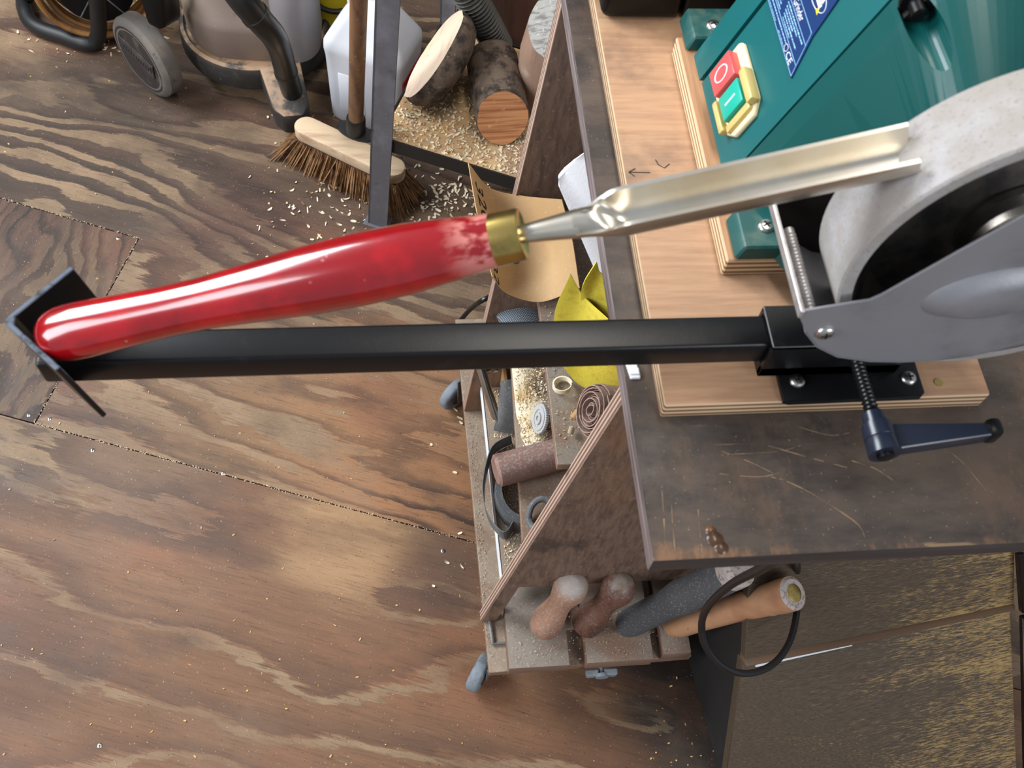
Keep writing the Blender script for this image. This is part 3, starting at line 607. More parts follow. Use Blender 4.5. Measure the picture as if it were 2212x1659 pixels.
# switch: frame of the sloped front face
FX = V((.029, 0, .080)).normalized(); FN = V((-FX.z, 0, FX.x)); FY = V((0, -1, 0))
sw0 = V((.0985, .3815, 1.0302)); 
def swm(): 
    m = Matrix((FY, FX, FN)).transposed().to_4x4(); m.translation = sw0; return m
SM = swm()        # local x towards the viewer (along the switch), y up the slope, z out
swo = nb(); 
prism(swo, [SM @ V(p) for p in ((0, .004, 0), (.004, 0, 0), (.060, 0, 0), (.0715, .010, 0), (.0715, .034, 0), (.060, .0425, 0), (.004, .0425, 0), (0, .039, 0))], FN * .0045, .0012)
swp = obj('switch', swo, M['creams'], gr, label='cream plate of the on and off switch')
def swbox(name, lo, hi, m, bev=.001, **k):
    bb = nb(); box(bb, lo, hi, bev, 0, SM, 2); return obj(name, bb, m, swp, **k)
swbox('stop_button', (.006, .0075, .004), (.031, .0345, .0125), M['redb'], .0012, label='red stop button with a white ring')
swbox('start_button', (.0335, .0085, .004), (.057, .0335, .0105), M['greenb'], .0012, label='green start button with a white bar')
for lo, hi in (((.030, -.0005, .002), (.062, .0055, .010)), ((.031, .036, .002), (.064, .0435, .011)), ((.0585, .006, .002), (.066, .036, .008))): swbox('cover_flap', lo, hi, M['cream'], .0018)
bb = nb(); tube(bb, [SM @ V((.0185 + .0062 * math.cos(a * PI / 12), .021 + .0078 * math.sin(a * PI / 12), .0126)) for a in range(24)], .0006, 6, True); obj('ring_mark', bb, M['inkw'], swp)
bb = nb(); box(bb, (.0445, .0145, .0100), (.0462, .0275, .0108), .0003, 0, SM); obj('bar_mark', bb, M['inkw'], swp)
# data label on the slope above the switch
def lab(u, v, h=.0008): return V((.1245, .392, 1.1008)) + FY * u + FX * v + FN * (h + .0014)   # u towards the viewer, v up the slope
EU = lambda v: .0815 - .50 * v if v < .0275 else .0678 - .17 * (v - .0275)
b = nb(); prism(b, [lab(u, v, -.0022) for u, v in ((-.035, -.0008), (.083, -.0008), (EU(.0275) + .0025, .0275), (EU(.06) + .002, .06), (-.035, .06))], FN * .0027)
lb = obj('data_label', b, M['blue'], gr, smooth=0, label='blue data label with white lettering')
b = nb()
def rule(u0, v0, u1, v1, w=.00022):
    d = V((u1 - u0, v1 - v0)).normalized(); n = V((-d.y, d.x)) * w
    b.faces.new([b.verts.new(lab(u, v, .0007)) for u, v in ((u0 - n.x, v0 - n.y), (u1 - n.x, v1 - n.y), (u1 + n.x, v1 + n.y), (u0 + n.x, v0 + n.y))])
for v in (0, .0066, .0197, .0277): rule(-.034, v, EU(v) if v < .027 else .0675, v)
rule(EU(0), 0, EU(.0197), .0197); rule(EU(.0197), .0197, .0675, .0277)
rg = random.Random(3)
def smalltype(u0, u1, v, h):
    u = u0
    while u < u1:
        w = rg.uniform(.0010, .0034)
        a = h * rg.uniform(.75, 1)
        b.faces.new([b.verts.new(lab(x, y, .0007)) for x, y in ((u, v), (min(u + w, u1), v), (min(u + w, u1), v + a), (u, v + a))]); u += w + rg.uniform(.0004, .0010)
for v, u0, u1, h in ((.0009, -.02, .026, .0006), (.0009, .036, .053, .0006), (.0036, -.02, .053, .0011), (.0078, .030, .052, .0010), (.0100, .028, .066, .0011), (.0122, .0265, .050, .0011), (.0144, .025, .0575, .0011), (.0166, .0235, .0676, .0011), (.0078, -.02, .0215, .0009), (.0100, -.02, .0185, .0009), (.0122, -.02, .0165, .0009), (.0144, -.02, .012, .0009)): smalltype(u0, u1, v, h)
obj('rules_and_small_type', b, M['ink'], lb, smooth=0)
b = nb(); put_text(b, 'Bench Grinder', .0078, lambda x, y: lab(.0085 + x * .89, .0211 + y, .0008)); obj('lettering', b, M['inkw'], lb, smooth=0)
b = nb(); put_text(b, 'CE', .0072, lambda x, y: lab(.0605 + x * 1.35, .0007 + y * .95, .0008)); obj('lettering', b, M['inkw'], lb, smooth=0)
b = nb(); tube(b, [lab(.0562 + .0030 * math.cos(a * PI / 9), .0030 + .0022 * math.sin(a * PI / 9), .0006) for a in range(18)], .00022, 5, True); obj('emblem_ring', b, M['inkw'], lb)
b = nb(); tube(b, [lab(.046 + .0165 * math.cos(a * PI / 14), .0425 + .0062 * math.sin(a * PI / 14), .0006) for a in range(28)], .0003, 5, True); obj('emblem_ring', b, M['inkw'], lb)
for q in ([(.034, .0405), (.056, .0395), (.057, .0425), (.036, .0440)], [(.044, .0445), (.056, .0432), (.055, .0475)]):
    b = nb(); prism(b, [lab(u, v, .0004) for u, v in q], FN * .0004); obj('emblem_mark', b, M['inkw'], lb, smooth=0)
b = nb(); prism(b, [lab(u, v, .0004) for u, v in ((.0535, .0372), (.0590, .0362), (.0565, .0402))], FN * .0005); obj('emblem_mark', b, M['inky'], lb, smooth=0)
# wheel
WY0, WY1, WR = .095, .142, .1065
cy = lambda y: V((AX.x, y, AX.z))
b = nb(); lathe(b, cy(WY0), cy(WY1), [(.60, .026), (.60, .082), (.30, .091), (.06, .0975), (0, .0985), (0, .1052), (.03, WR), (.97, WR), (1, .1052), (1, .02)], 96, absolute=False)
for f in b.faces:
    r = math.hypot(f.calc_center_median().x - AX.x, f.calc_center_median().z - AX.z)
    if r < .0980 and f.calc_center_median().y < .135: f.material_index = 1
wh = obj('grinding_wheel', b, [M['wheel'], M['wheeld']], gr)
b = nb(); lathe(b, cy(.126), cy(.097), [(0, .031), (.15, .036), (.3, .036), (.42, .030), (.55, .0285), (.55, .012), (1, .011)], 40); obj('flange', b, M['steel'], wh)
b = nb(); lathe(b, cy(.1125), cy(.094), [(0, .015), (.9, .015), (1, .013)], 6, ref=(1, 0, 0)); obj('nut', b, M['zinc'], wh)
b = nb(); lathe(b, cy(.1415), cy(.20), [(0, .012), (1, .012)], 16); obj('shaft', b, M['steel'], wh)
# guard: front plate, back plate, bridging strip, bolt
GP = [(1735, 672), (1880, 648), (1905, 637), (2060, 550), (2212, 466), (2330, 404), (2330, 712), (2212, 742), (2100, 768), (2030, 777), (1950, 781), (1880, 780), (1810, 770), (1765, 748), (1740, 717), (1729, 690)]
gpts = [Py(x, y, .0875) for x, y in GP]
b = nb(); prism(b, gpts, (0, .0016, 0), .0005); gd = obj('wheel_guard', b, M['guard'], gr, label='pressed grey steel guard over the wheel')
b = nb(); c = Py(2150, 628, .0885); lathe(b, c, c + V((0, -.009, 0)), [(0, .042), (.25, .040), (.8, .030), (1, .022), (1, 0)], 36, ref=(1, 0, .25), sq=.55); obj('embossed_boss', b, M['guard'], gd)
shift = V((.0015, .0815, .0))
b = nb(); prism(b, [p + shift for p in gpts], (0, -.0016, 0), .0005); obj('back_plate', b, M['trim'], gd)
low = gpts[6:15]
b = nb()
rows = [[p, p + shift, p + shift + V((0, 0, -.0012)), p + V((0, 0, -.0012))] for p in low]; rings(b, rows); obj('rim_band', b, M['guard'], gd)
xs = gpts[0].x
b = nb(); box(b, (xs - .0012, .087, gpts[0].z - .0065), (xs + .0012, .1705, gpts[0].z + .0002), .0004); prism(b, [V((xs, .169, gpts[0].z)), V((xs + .014, .172, gpts[0].z + .004)), V((xs + .014, .1738, gpts[0].z + .004)), V((xs - .001, .1712, gpts[0].z))], (0, 0, -.008)); obj('spark_strip', b, M['galv'], gd)
b = nb(); bz = gpts[0].z - .009; tube(b, [V((xs + .0085, .0885, bz)), V((xs + .0085, .152, bz))], .0034, 12)
for k in range(22): lathe(b, V((xs + .0085, .092 + k * .0026, bz)), V((xs + .0085, .0933 + k * .0026, bz)), [(0, .0034), (.5, .0039), (1, .0034)], 12)
obj('bolt', b, M['galv'], gd)
screw('screw', Py(1782, 717, .0878), (0, -1, 0), .0058, gd, (M['zinc'], M['dark']), .2)

# ------------------------------------------------------------------ sharpening jig
jg = thing('sharpening_jig', 'black steel sharpening jig with long square arm, vee pocket and clamp lever', 'jig', (.15, .13, .998))
b = nb(); prism(b, [V(p + (.9981,)) for p in ((.1035, .103), (.1075, .1015), (.203, .1025), (.207, .106), (.207, .165), (.1035, .165))], (0, 0, .0042), .0007, seg=2); bp = obj('base_plate', b, M['blackm'], jg)
for px, py in ((1722, 823), (1962, 817)): screw('screw', P(px, py, 1.0023), (0, 0, 1), .0056, bp, (M['zinc'], M['dark']), random.random())
BY0, BY1, BZ0, BZ1 = .1275, .1522, 1.0135, 1.0365
b = nb(); box(b, (-.385, BY0, BZ0), (.17, BY1, BZ1), .0028, seg=3); obj('arm', b, M['blackm'], jg)
b = nb()
for lo, hi in (((.0885, BY0 - .0045, 1.0022), (.19, BY0 - .0003, 1.0402)), ((.0885, BY1 + .0003, 1.0022), (.19, BY1 + .0045, 1.0402)), ((.0885, BY0 - .0045, BZ1 + .0003), (.19, BY1 + .0045, 1.0404)), ((.0885, BY0 - .0045, 1.0022), (.19, BY1 + .0045, 1.0132))): box(b, lo, hi, .0006)
obj('sleeve', b, M['blackm'], jg)
# vee pocket: a right-angle channel standing on end
ZT, ZQ = 1.070, 1.006; lean = V((.010, .002, ZQ - ZT)); th = .0034
T1 = V((-.3585, .1030, ZT)); A0 = V((-.3945, .1385, ZT)); U1 = V((-.3600, .1785, ZT))
d1 = (T1 - A0).normalized(); d2 = (U1 - A0).normalized()
b = nb(); inner = [T1 + d2 * th, A0 + d1 * (th * 2.2) + d2 * th, A0 + d1 * th + d2 * (th * 2.2), U1 + d1 * th]
prism(b, [T1, A0 + d1 * .005, A0 + d1 * .0012 + d2 * .0012, A0 + d2 * .005, U1] + inner[::-1], lean, .0006); obj('vee_pocket', b, M['rim'], jg)
r0 = V((.1485, BY0 - .004, 1.030)); r1 = V((.149, .076, 1.0305))
b = nb(); tube(b, [r0, r1], .0042, 12)
for k in range(15): 
    c = line(r0, r1, k / 15); lathe(b, c, c + V((0, -.0018, 0)), [(0, .0042), (.5, .0050), (1, .0042)], 14)
cl = obj('clamp_screw', b, M['blackp'], jg)
b = nb(); lathe(b, r1, V((.1495, .046, 1.031)), [(0, .0072), (.28, .0078), (.28, .0098), (.62, .0105), (.63, .0101), (.66, .0105), (1, .0108), (1, .0)], 28); lv = obj('lever_hub', b, M['lever'], jg)
b = nb(); lathe(b, V((.1495, .0462, 1.031)), V((.1496, .043, 1.031)), [(0, .0056), (.8, .0056), (1, .0042)], 18); obj('lever_screw', b, M['blackp'], lv)
b = nb(); prism(b, [V((.150, .0475, 1.022)), V((.222, .0535, 1.027)), V((.2255, .056, 1.027)), V((.2255, .0600, 1.027)), V((.222, .0620, 1.027)), V((.152, .0665, 1.022))], (0, 0, .0125), .0008, seg=1); obj('lever_arm', b, M['lever'], jg)
b = nb(); box(b, (.2195, .0525, 1.0255), (.2290, .0650, 1.042), .003, seg=2); obj('lever_tip', b, M['blackp'], jg)

# ------------------------------------------------------------------ roughing gouge resting in the pocket, its edge on the wheel
GB = P(92, 731, 1.061); GT = Py(1969, 322, .1205); ga = (GT - GB).normalized(); GL = (GT - GB).length
ang = math.asin(ga.z)
gg = thing('turning_gouge', 'wood turning gouge with glossy red handle and brass ferrule, tip on the grinding wheel', 'gouge', GB)
GM = Matrix((ga, V((0, 1, 0)) - ga * ga.y, ga.cross(V((0, 1, 0)) - ga * ga.y))).transposed().to_4x4(); GM.translation = GB
gg.matrix_world = GM; WM[gg.name] = GM       # local x along the tool, z up out of the flute
def gpt(x, y=0, z=0): return GM @ V((x, y, z))
hp = [(0, .0), (.0006, .006), (.003, .0118), (.008, .0152), (.016, .0170), (.03, .0172), (.055, .0160), (.085, .0150), (.11, .0153), (.14, .0172), (.175, .0198), (.205, .0206), (.235, .0198), (.258, .0176), (.272, .0159), (.284, .0149)]
b = nb(); lathe(b, gpt(0), gpt(1), hp, 40, absolute=True); obj('handle', b, M['red'], gg)
b = nb(); lathe(b, gpt(0), gpt(1), [(.2825, .0138), (.2830, .0146), (.2845, .0148), (.2985, .0143), (.2998, .0143), (.3003, .0136), (.2996, .0125), (.298, .0064)], 40, absolute=True); obj('ferrule', b, M['brass'], gg)
b = nb(); rows = []
ri, ro = .0108, .0133; FARS = 1 if gpt(0, 1, 0).y > gpt(0, 0, 0).y else -1
for x, ry, rz_, zc in ((.298, .0050, .0048, 0), (.310, .0062, .0058, -.0003), (.321, .0074, .0068, -.0008), (.331, .0087, .0076, -.0012)):
    rows.append([gpt(x, ry * math.cos(a), zc + rz_ * math.sin(a) * (1. if math.sin(a) < 0 else .85)) for a in (2 * PI * k / 28 for k in range(28))])
rings(b, rows)
bl = obj('tang', b, M['gouge'], gg)
b = nb(); rows = []
sm = lambda t: (lambda q: q * q * (3 - 2 * q))(min(max(t, 0), 1))
for x in (.329, .333, .336, .339, .342, .345, .348, .351, .354, .357, .360, .366, .43, .50, GL + .001):
    n = 26; o_, i_ = [], []; f = .66 + .34 * sm((x - .329) / .030)
    for k in range(n + 1):
        a = PI + PI * k / n; far = math.cos(a) * FARS > 0
        t = sm((x - (.334 if far else .338)) / (.020 if far else .022)); e = abs(math.cos(a)) ** 8 * .0050 * t
        crown = .0062 * math.sqrt(max(0, 1 - math.cos(a) ** 2))
        o_.append(gpt(x, ro * f * math.cos(a), math.sin(a) * ro * f + e))
        i_.append(gpt(x, ri * f * math.cos(a), (math.sin(a) * ri * f + e) * t + crown * (1 - t)))
    rows.append(o_ + i_[::-1])
rings(b, rows); ob = obj('blade', b, M['gouge'], gg, smooth=50)
b = nb()
def rim(x, y): return gpt(.413 + x, -ro * math.cos(.20 + y / ro) - .0002, -ro * math.sin(.20 + y / ro) * 1.0 + .001 - .0001)
put_text(b, 'ENGLAND SHEFFIELD', .0052, lambda x, y: gpt(.405 + x * .92, -(ro + .00015) * math.cos(.62 - y / ro), -(ro + .00015) * math.sin(.62 - y / ro) + .001))
obj('stamp', b, M['engrave'], ob, smooth=0)

# ------------------------------------------------------------------ black case behind the grinder
ck = thing('tool_case', 'glossy black plastic case standing on the far end of the plywood board', 'case', P(1380, 30, .998))
y0 = .487
b = nb(); box(b, (.0235, y0, .9985), (.094, .62, 1.075), .008, seg=4); obj('body', b, M['blackp'], ck)
b = nb(); box(b, (.0955, y0 + .001, .9985), (.18, .62, 1.09), .005, seg=3); obj('lid', b, M['blackp'], ck)

# ------------------------------------------------------------------ things on the shelves
# tan sandpaper
G1 = [[P(1012, 352, .70), P(1058, 405, .665), P(1130, 423, .665), P(1213, 431, .72)],
      [P(1035, 480, .69), P(1090, 520, .645), P(1165, 530, .645), P(1235, 515, .70)],
      [P(1064, 598, .665), P(1097, 634, .632), P(1168, 652, .6285), P(1252, 622, .67)]]
f1 = ctrl(G1); b = nb(); sheet(b, f1, 26, 26, .0009, 0, 1)
sp = solo('sandpaper_sheet', b, [M['tan'], M['paperedge']], 'curled tan sandpaper sheet printed 320 on the middle of the stand', 'sandpaper', P(1150, 640, .625))
b = nb()
def onsheet(s0, t0, k):
    e = .02
    def fn(x, y):
        s = s0 + y * k * .72; t = t0 + x * k
        return f1(s, t) + nrm(f1, s, t) * .0004
    return fn
b.free()
for s0, t0, sz in ((.06, .10, .23), (.36, .36, .23), (.06, .80, .23)):
    b = nb(); put_text(b, '320', sz, onsheet(s0, t0, 1.0)); obj('grit_number', b, M['dark'], sp, smooth=0)
# yellow abrasive, two curled sheets
f2 = ctrl([[P(1232, 592, .785), P(1262, 642, .755), P(1312, 690, .765)], [P(1197, 684, .712), P(1252, 732, .69), P(1335, 765, .72)], [P(1213, 790, .648), P(1262, 837, .6245), P(1350, 842, .645)]])
b = nb(); sheet(b, f2, 20, 20, .0011, 0, 1); solo('yellow_abrasive_sheet', b, [M['yellow'], M['yback']], 'curled yellow abrasive sheet with its sharp corner up, nearest the black arm', 'sandpaper', P(1262, 836, .62), group='yellow abrasive sheets')
f3 = ctrl([[P(1288, 563, .81), P(1300, 590, .79), P(1345, 600, .80)], [P(1257, 622, .772), P(1283, 656, .745), P(1345, 690, .75)], [P(1262, 690, .70), P(1290, 720, .69), P(1350, 750, .70)], [P(1285, 760, .632), P(1320, 780, .626), P(1370, 800, .64)]])
b = nb(); sheet(b, f3, 16, 18, .0011, 1, 0); solo('yellow_abrasive_sheet', b, [M['yellow'], M['yback']], 'second yellow abrasive sheet curling up behind the first, touching the bench edge', 'sandpaper', P(1320, 780, .62), group='yellow abrasive sheets')
# white tub
wt = [P(1201, 400, .80), P(1199, 388, .81), P(1202, 374, .82), P(1212, 362, .835), P(1232, 345, .86), P(1262, 325, .89), P(1330, 312, .91), P(1420, 640, .70), P(1330, 700, .635), P(1312, 640, .655)]
b = nb(); prism(b, wt, V((.06, .02, 0)), .006, seg=3); bmesh.ops.triangulate(b, faces=b.faces)
solo('white_container', b, M['whitetub'], 'white grained plastic container leaning under the bench edge behind the sandpaper', 'container', P(1310, 640, .625))
# roll of abrasive cloth on edge, end spiral towards the left
rc = P(1274, 902, .668); ra = V((-.90, -.10, .43)).normalized(); rx_, ry_, rz_ = basis(ra); b = nb(); turns = 11; pts = []
for k in range(turns * 22 + 1):
    a = 2 * PI * k / 22; r = .0045 + .0245 * k / (turns * 22); pts.append(rc + rz_ * (.004 * math.sin(a * .37)) + (rx_ * math.cos(a) * 1.05 + ry_ * math.sin(a) * 1.0) * r)
ribbon(b, pts, ra * -.085, .0011); lo_ = min(v.co.z for v in b.verts); bmesh.ops.translate(b, verts=b.verts, vec=(0, 0, max(0, .6205 - lo_)))
print('roll low', lo_); solo('abrasive_cloth_roll', b, M['cloth'], 'roll of dusty brown abrasive cloth with spiral end under the bench edge', 'roll', V((rc.x, rc.y, .62)))
# sawdust gear
gc = P(1167, 904, .423); gn = V((-.93, -.05, .36)).normalized(); gx, gy, gz = basis(gn); b = nb()
rows = []
for zz in (-.002, .002):
    rows.append([gc + gz * zz + (gx * math.cos(a) + gy * math.sin(a)) * (.0195 if k % 4 < 2 else .0212) for k, a in enumerate(2 * PI * k / 160 for k in range(160))])
rings(b, rows)
lathe(b, gc, gc + gz * .0032, [(0, .0165), (1, .0165), (1, .012), (.64, .012), (.64, .008), (1.4, .008), (1.4, .0035), (.7, .0035), (.7, 0)], 32); solo('toothed_gear', b, M['gearp'], 'small white toothed gear half buried in pale sawdust', 'gear', V((gc.x, gc.y, .40)))
a, c = P(1070, 1018, .424), P(1196, 984, .424); c = a + (c - a) * 1.25
b = nb(); lathe(b, a, c, [(0, .0), (0, .017), (.03, .0212), (1, .0212), (1, 0)], 28); solo('dusty_dowel', b, M['dowel'], 'thick dusty wooden dowel jutting over the shelf front', 'dowel', V((a.x, a.y, .4015)))
# steel bar handle
a, c = P(1072, 903, .228), P(1034, 780, .30)
b = nb(); lathe(b, a, c, [(0, 0), (0, .0062), (.05, .0070), (1, .0070), (1, 0)], 18); sb = solo('steel_handle', b, M['steel'], 'round bright steel handle bar lying on the lowest shelf', 'handle', V((a.x, a.y, .205)))
b = nb(); q = P(1062, 802, .28); lathe(b, q, q + V((.01, .012, .008)), [(0, .004), (.3, .010), (.8, .010), (1, .004)], 16); lathe(b, q + V((.004, .005, .003)), line(a, c, .82), [(0, .004), (1, .004)], 10); obj('side_knob', b, M['steel'], sb)
# grey offcut of emery, pale wood offcut
f4 = ctrl([[P(1082, 822, .31), P(1092, 822, .325), P(1110, 820, .33)], [P(1076, 880, .25), P(1086, 884, .27), P(1108, 884, .28)], [P(1066, 930, .204), P(1084, 934, .206), P(1110, 938, .208)]])
b = nb(); sheet(b, f4, 8, 10, .0009); solo('emery_offcut', b, M['emery'], 'curved grey emery paper offcut leaning from the lowest shelf', 'sandpaper', P(1085, 932, .2))
a = P(1084, 812, .207); b = nb(); prism(b, [P(1076, 800, .207), P(1084, 796, .207), P(1094, 868, .207), P(1086, 872, .207)], (0, 0, .05), .001); solo('wood_offcut', b, M['shav2'], 'small yellow wood offcut standing beside the emery offcut', 'offcut', V((a.x, a.y, .2)))
# coil of emery strip
ec = P(1130, 1078, .201); b = nb(); pts = []
for k in range(7 * 24 + 1):
    a = 2 * PI * k / 24; r = .034 + .0105 * k / 168; pts.append(V((ec.x + r * math.cos(a), ec.y + r * 1.2 * math.sin(a), .2012)))
ribbon(b, pts, V((0, 0, .034)), .0011)
tail = cat([P(1106, 958, .2015), P(1070, 978, .2015), P(1054, 1015, .2015), P(1046, 1070, .2015), P(1056, 1125, .2015), P(1090, 1165, .2015), P(1112, 1140, .2015)], 6)
ribbon(b, tail, V((-.004, 0, .030)), .0011)
solo('emery_coil', b, M['emery'], 'loose coil of grey emery strip lying below the dowel', 'coil', V((ec.x, ec.y, .2)))
# ring hook on the middle shelf
c = P(1172, 1122, .404); b = nb(); tube(b, [c + V((.018 * math.cos(a), .022 * math.sin(a), .012 * abs(math.sin(a)) + .002)) for a in (PI * .35 + PI * 1.3 * k / 16 for k in range(17))], .0042, 10); solo('iron_hook', b, M['emery'], 'dark curved iron hook beside the near side panel', 'hook', V((c.x, c.y, .4)))
# woven abrasive pad
c = P(1126, 676, .402); b = nb(); lathe(b, c, c + V((0, 0, .02)), [(0, .036), (.3, .0345), (.7, .024), (.95, .008), (1, 0)], 36); solo('woven_pad', b, M['woven'], 'blue grey woven abrasive pad below the tan sandpaper', 'pad', V((c.x, c.y, .4)))
# separate shavings one can point at
def curl(name, c, r, turns, w, th, label, ax, m='shav'):
    b = nb(); x, y, z = basis(ax); pts = []
    for k in range(int(turns * 18) + 1):
        a = 2 * PI * k / 18; rr = r * (1 - .08 * k / 18); pts.append(V(c) + x * (rr * math.cos(a)) + y * (rr * math.sin(a)))
    lowz = min(p.z for p in pts); pts = [p + V((0, 0, c[2] - lowz)) for p in pts]
    ribbon(b, pts, z * w, th); return solo(name, b, M[m], label, 'shaving', V(c), group='single shavings on the shelf')
p = P(1214, 838, .622); curl('wood_shaving', p, .011, 1.6, .006, .0009, 'pale curled wood shaving like a ring on the dusty upper shelf', (-.1, .2, 1))
p = P(1236, 902, .622); curl('wood_shaving', p, .007, .4, .012, .0009, 'orange wood chip beside the cloth roll on the dusty upper shelf', (.6, .4, .6), 'shav2')
p = P(1225, 940, .622); curl('wood_shaving', p, .006, .35, .008, .0008, 'small pale chip on the dusty upper shelf, nearest the sloped panel', (.3, .8, .3))
p = P(1188, 408, .622); curl('wood_shaving', p, .009, .5, .012, .001, 'yellow folded shaving on the ledge above the tan sandpaper', (.5, -.3, .5), 'shav2')

# ------------------------------------------------------------------ four tool handles standing in the front rack
def tool(name, p0, p1, prof, m, label, extra=()):
    t = thing(name, label, 'tool', p0, group='turning tools in the front rack'); b = nb(); lathe(b, p0, p1, prof, 30); obj('handle', b, M[m], t)
    for nm, a0, a1, pr, mm in extra:
        d = V(p1) - V(p0); b = nb(); lathe(b, V(p0) + d * a0, V(p0) + d * a1, pr, 26); obj(nm, b, M[mm], t)
    b = nb(); d = (V(p1) - V(p0)); lathe(b, V(p0) + d * .02, V(p0) - d * .06, [(0, .008), (1, .007)], 12); obj('shank', b, M['iron'], t)
    return t
kn = [(0, .006), (.01, .017), (.06, .0225), (.16, .0235), (.30, .0205), (.46, .0172), (.58, .0172), (.70, .0205), (.82, .0238), (.92, .0205), (.975, .012), (1, 0)]
tool('turning_tool', P(1172, 1356, .158), P(1246, 1250, .315), kn, 'handle_a', 'pale dusty turned handle with round knob, leftmost tool in the front rack')
tool('turning_tool', P(1262, 1352, .158), P(1352, 1253, .315), kn, 'handle_b', 'dark brown turned handle with dusty round knob in the front rack')
tool('turning_tool', P(1352, 1350, .158), P(1600, 1226, .43), [(0, .008), (.01, .019), (.06, .0212), (.42, .0212), (.50, .024), (.56, .0252), (.60, .0235), (.95, .0235), (1, .019), (1, 0)], 'handle_c', 'slate grey straight grip leaning under the bench corner', [('end_cap', .93, 1.01, [(0, .0237), (.7, .0237), (1, .018), (1, 0)], 'capgrey')])
tool('turning_tool', P(1447, 1350, .158), P(1712, 1282, .385), [(0, .008), (.02, .018), (.10, .0215), (.30, .0195), (.6, .0190), (.80, .0205), (.84, .0218), (.86, .0212), (.93, .0225), (1, .0218), (1, 0)], 'handle_d', 'beech turned handle with dusty end, rightmost tool through the cable loop',
     [('end_disc', .985, 1.012, [(0, .0219), (.5, .0215), (1, .018), (1, 0)], 'capgrey'), ('brass_stud', 1.005, 1.022, [(0, .0125), (.5, .0118), (.9, .007), (1, 0)], 'brass')])
b = nb(); tube(b, [P(1700, 1190, .88), P(1650, 1225, .80), P(1580, 1262, .62), P(1533, 1305, .50), P(1516, 1345, .44), P(1524, 1395, .41), P(1560, 1438, .385), P(1612, 1455, .365), P(1668, 1436, .35), P(1704, 1390, .34), P(1720, 1330, .335), P(1722, 1280, .332), P(1722, 1235, .36), P(1722, 1200, .50), P(1722, 1170, .70)], .0045, 10, smooth=7)
solo('power_cord', b, M['bcable'], 'black power cord hanging in a loop below the bench front', 'cord', P(1612, 1455, .36))
b = nb(); tube(b, [P(960, 730, .006), P(985, 704, .008), P(1012, 672, .06), P(1040, 650, .135), P(1075, 635, .135), P(1120, 620, .135)], .0045, 8, smooth=6); solo('floor_cable', b, M['bcable'], 'short black cable running off the stand base to the floor', 'cord', P(985, 704, 0))

# ------------------------------------------------------------------ sloped board chest at the right
ZC = .25
C1, C2 = P(1603, 1430, ZC), P(2183, 1309, ZC)
ch = thing('boarded_chest', 'low chest with sloping boards, black stain worn through to yellow wood', 'chest', (C1.x, C1.y, 0), math.atan2(C2.y - C1.y, C2.x - C1.x))
BLp, BRp = P(1570, 1659, .055), P(2197, 1659, .085)
ULp, URp = P(1612, 1198, .385), P(2183, 1188, .345)
def board(a, b_, c, d, m, th=.016):
    n = (b_ - a).cross(d - a).normalized(); n = n if n.y < 0 or n.z > 0 else -n
    if n.z < 0: n = -n
    bb = nb(); prism(bb, [a, b_, c, d], -n * th, .0015); return obj('board', bb, m, ch), n
ext = lambda p, q, t: p + (q - p) * t
lo_l, lo_r = ext(C1, BLp, 1.25), ext(C2, BRp, 1.45)
board(C1, C2, lo_r, lo_l, M['chest'])
n = (C2 - C1).cross(ULp - C1).normalized(); n = n if n.z > 0 else -n
up = n * .010
board(P(1603, 1416, ZC) + up, P(2181, 1297, ZC) + up, ext(C2, URp, 1.6) + up, ext(C1, ULp, 1.12) + up, M['chest'])
b = nb(); prism(b, [C1 + up * 1.3, C2 + up * 1.3, P(2181, 1294, ZC) + up * 1.3, P(1603, 1409, ZC) + up * 1.3], -n * .022, .002); obj('batten', b, M['batten'], ch)
b = nb(); q0, q1 = P(1628, 1428, ZC) + up * .5, P(1835, 1386, ZC) + up * .5; prism(b, [q0, q1, q1 + V((0, -.0008, -.0014)), q0 + V((0, -.0024, -.0044))], n * .003, .0003); obj('metal_strip', b, M['white'], ch, label='thin pale strip under the batten')
yv = V((-math.sin(ch.rotation_euler.z), math.cos(ch.rotation_euler.z), 0)); in_ = V((yv.y, -yv.x, 0)) * .004
tl = ext(C1, ULp, 1.0)
b = nb(); prism(b, [V((lo_l.x, lo_l.y, .004)) + in_ + yv * .01, lo_l + in_ + yv * .012, C1 + in_ + yv * .015, tl + in_ + yv * .015, tl + in_ + yv * .05, V((tl.x, tl.y, .004)) + in_ + yv * .05], V((yv.y, -yv.x, 0)) * .014); obj('side_panel', b, M['chestside'], ch)
tr = ext(C2, URp, 1.4); b = nb(); prism(b, [V((lo_r.x, lo_r.y, .004)), lo_r + yv * .012, C2 + yv * .015, tr + yv * .015, tr + yv * .30, V((tr.x, tr.y, .004)) + yv * .30], V((-yv.y, yv.x, 0)) * .014); obj('side_panel', b, M['chestside'], ch)
for a, c in ((P(2190, 1192, .355), P(2199, 1318, .258)), (P(2200, 1328, .254), P(2208, 1690, .07))):
    b = nb(); prism(b, [a, a + V((.012, .002, 0)), c + V((.014, .002, 0)), c], n * .010, .0015); obj('metal_trim', b, M['trim'], ch)

